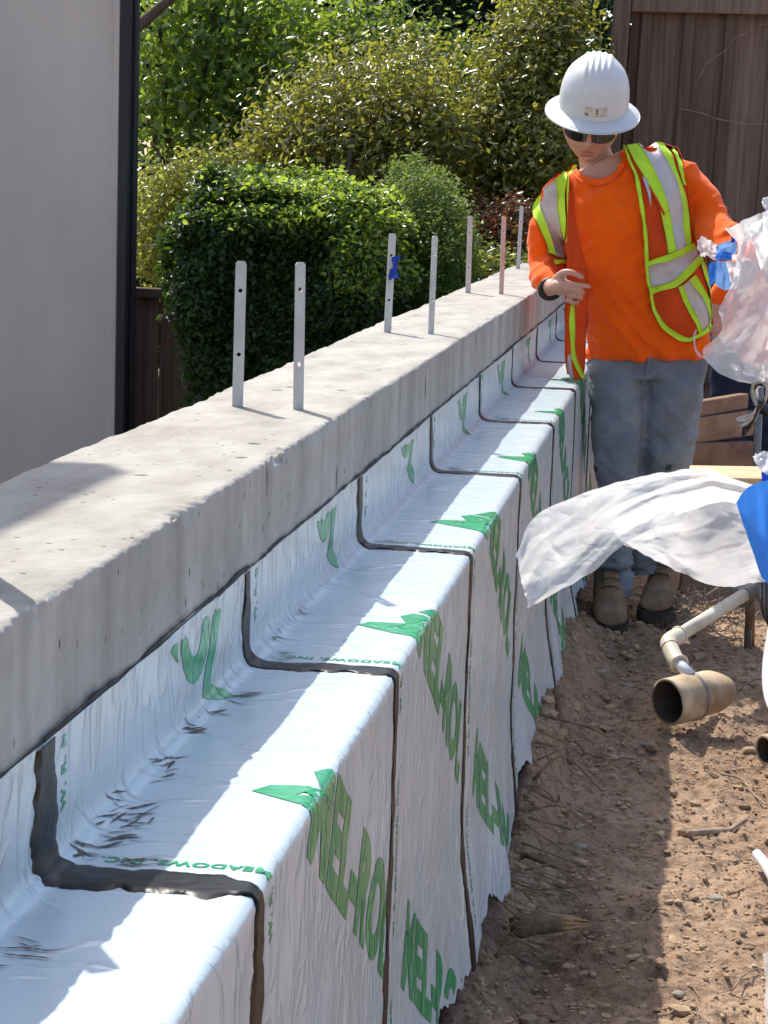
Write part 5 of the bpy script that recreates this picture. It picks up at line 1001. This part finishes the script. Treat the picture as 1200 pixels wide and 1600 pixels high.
# split root and tangle under the membrane
br = thing('broken_root', at_z(850, 1470, 0), 'thick broken root with splintered pale end at the ledge foot', 'root')
a, bq = at_z(800, 1468, 0) + [0, 0, .022], at_z(872, 1463, 0) + [0, 0, .026]; V, F = tube(spline([a, (a + bq) / 2 + [0, 0, .004], bq], 10), [.020, .022, .023, .022, .021, .021, .021, .020, .019, .017], 12); obj('bark', V, F, M['root'], br)
for k in range(9):
    o0 = np.array([0, math.cos(k * .7) * .011, math.sin(k * .7) * .011]); V, F = tube([bq + o0 - [.01, 0, 0], bq + o0 * 1.1 + [.016, 0, 0], bq + o0 * .6 + [.030 + .012 * (k % 3), .002 * k, .0]], [.0058, .0045, .0008], 6); obj('splinter', V, F, M['splinter'], br)
mb = MB(); rg = np.random.default_rng(9)
for k in range(60):
    y = rg.uniform(3.5, 4.6); x = -.30 + rg.uniform(0, .03); L = rg.uniform(.03, .15); A = np.array([x, y, float(floor_h(x, y)) + rg.uniform(.005, .10)]); dx = np.array([L, rg.normal() * L * .4, -rg.uniform(.0, .5) * L]); Q = spline([A, A + dx * .5 + rg.normal(size=3) * L * .30, A + dx], 8); Q[:, 2] = np.maximum(Q[:, 2], floor_h(Q[:, 0], Q[:, 1]) + .003); r = .0008 + .0045 * rg.random() ** 3; mb.add(*tube(Q, np.linspace(r, r * .5, 8), 6))
tag(mb.build('root_tangle', M['root']), 'tangle of thin roots hanging out below the membrane', 'roots', kind='stuff')
mb = MB()
for k in range(220):
    x = rg.uniform(-.28, .40); y = rg.uniform(3.3, 7.2); L = rg.uniform(.01, .06); an = rg.uniform(0, 6.28); A = np.array([x, y, 0]); d = np.array([math.cos(an), math.sin(an), 0]) * L; Q = spline([A, A + d * .5 + rg.normal(size=3) * L * .15, A + d], 6); Q[:, 2] = floor_h(Q[:, 0], Q[:, 1]) + .003 + .004 * rg.random(); mb.add(*tube(Q, .0005 + .0012 * rg.random(), 5))
tag(mb.build('twig_litter', M['twig']), 'litter of tiny dry twigs on the trench floor', 'twigs', kind='stuff')
mb = MB()
for k in range(120):
    px, py = (rg.normal(1080, 14), rg.normal(925, 16)) if k < 60 else (rg.normal(1140, 22), rg.normal(975, 22)); A = at_y(px, py, 6.7 + rg.normal() * .12); A[2] = max(A[2] * .6, .01); d = rg.normal(size=3) * .035; d[2] = abs(d[2]) * .7; Q = spline([A, A + d * .5 + rg.normal(size=3) * .008, A + d], 6); mb.add(*tube(Q, .001 + .0018 * rg.random(), 5))
tag(mb.build('brush_litter', M['twig']), 'tangle of pale dry brush right of the boots', 'brush', kind='stuff')
for k, (px, py, s, lab) in enumerate([(1003, 1278, .016, 'rounded stone on the shade line of the soil'), (955, 1277, .011, 'small stone left of the rounded one in the shade'), (980, 1080, .013, 'flat stone just left of the drain mouth'), (935, 1078, .016, 'dark angular stone in the shaded soil below the boots'), (1000, 1170, .012, 'pale stone below the drain mouth'), (1060, 1555, .010, 'stone at the lower right on sunlit soil'), (905, 1337, .014, 'stone beside the root tangle'), (1120, 1418, .014, 'flat pale clod mid sunlit soil')]):
    q = at_z(px, py, 0); q[2] = float(floor_h(q[0], q[1])) + s * .25; u, v = np.meshgrid(np.linspace(0, 2 * math.pi, 14, endpoint=False), np.linspace(.05, math.pi - .05, 9), indexing='xy'); D = p3(np.sin(v) * np.cos(u), np.sin(v) * np.sin(u), np.cos(v)); V = D * (s * (1 + .25 * vnoise(D * 1.7 + k * 5, 3) + .10 * vnoise(D * 4 + k, 5)))[..., None] * np.array([1.25, .9, .62]); o = obj('stone', V, gridF(9, 14, True), M['stone'], None, True); o.location = tuple(q); tag(o, lab, 'stone', 'stones on the trench floor')
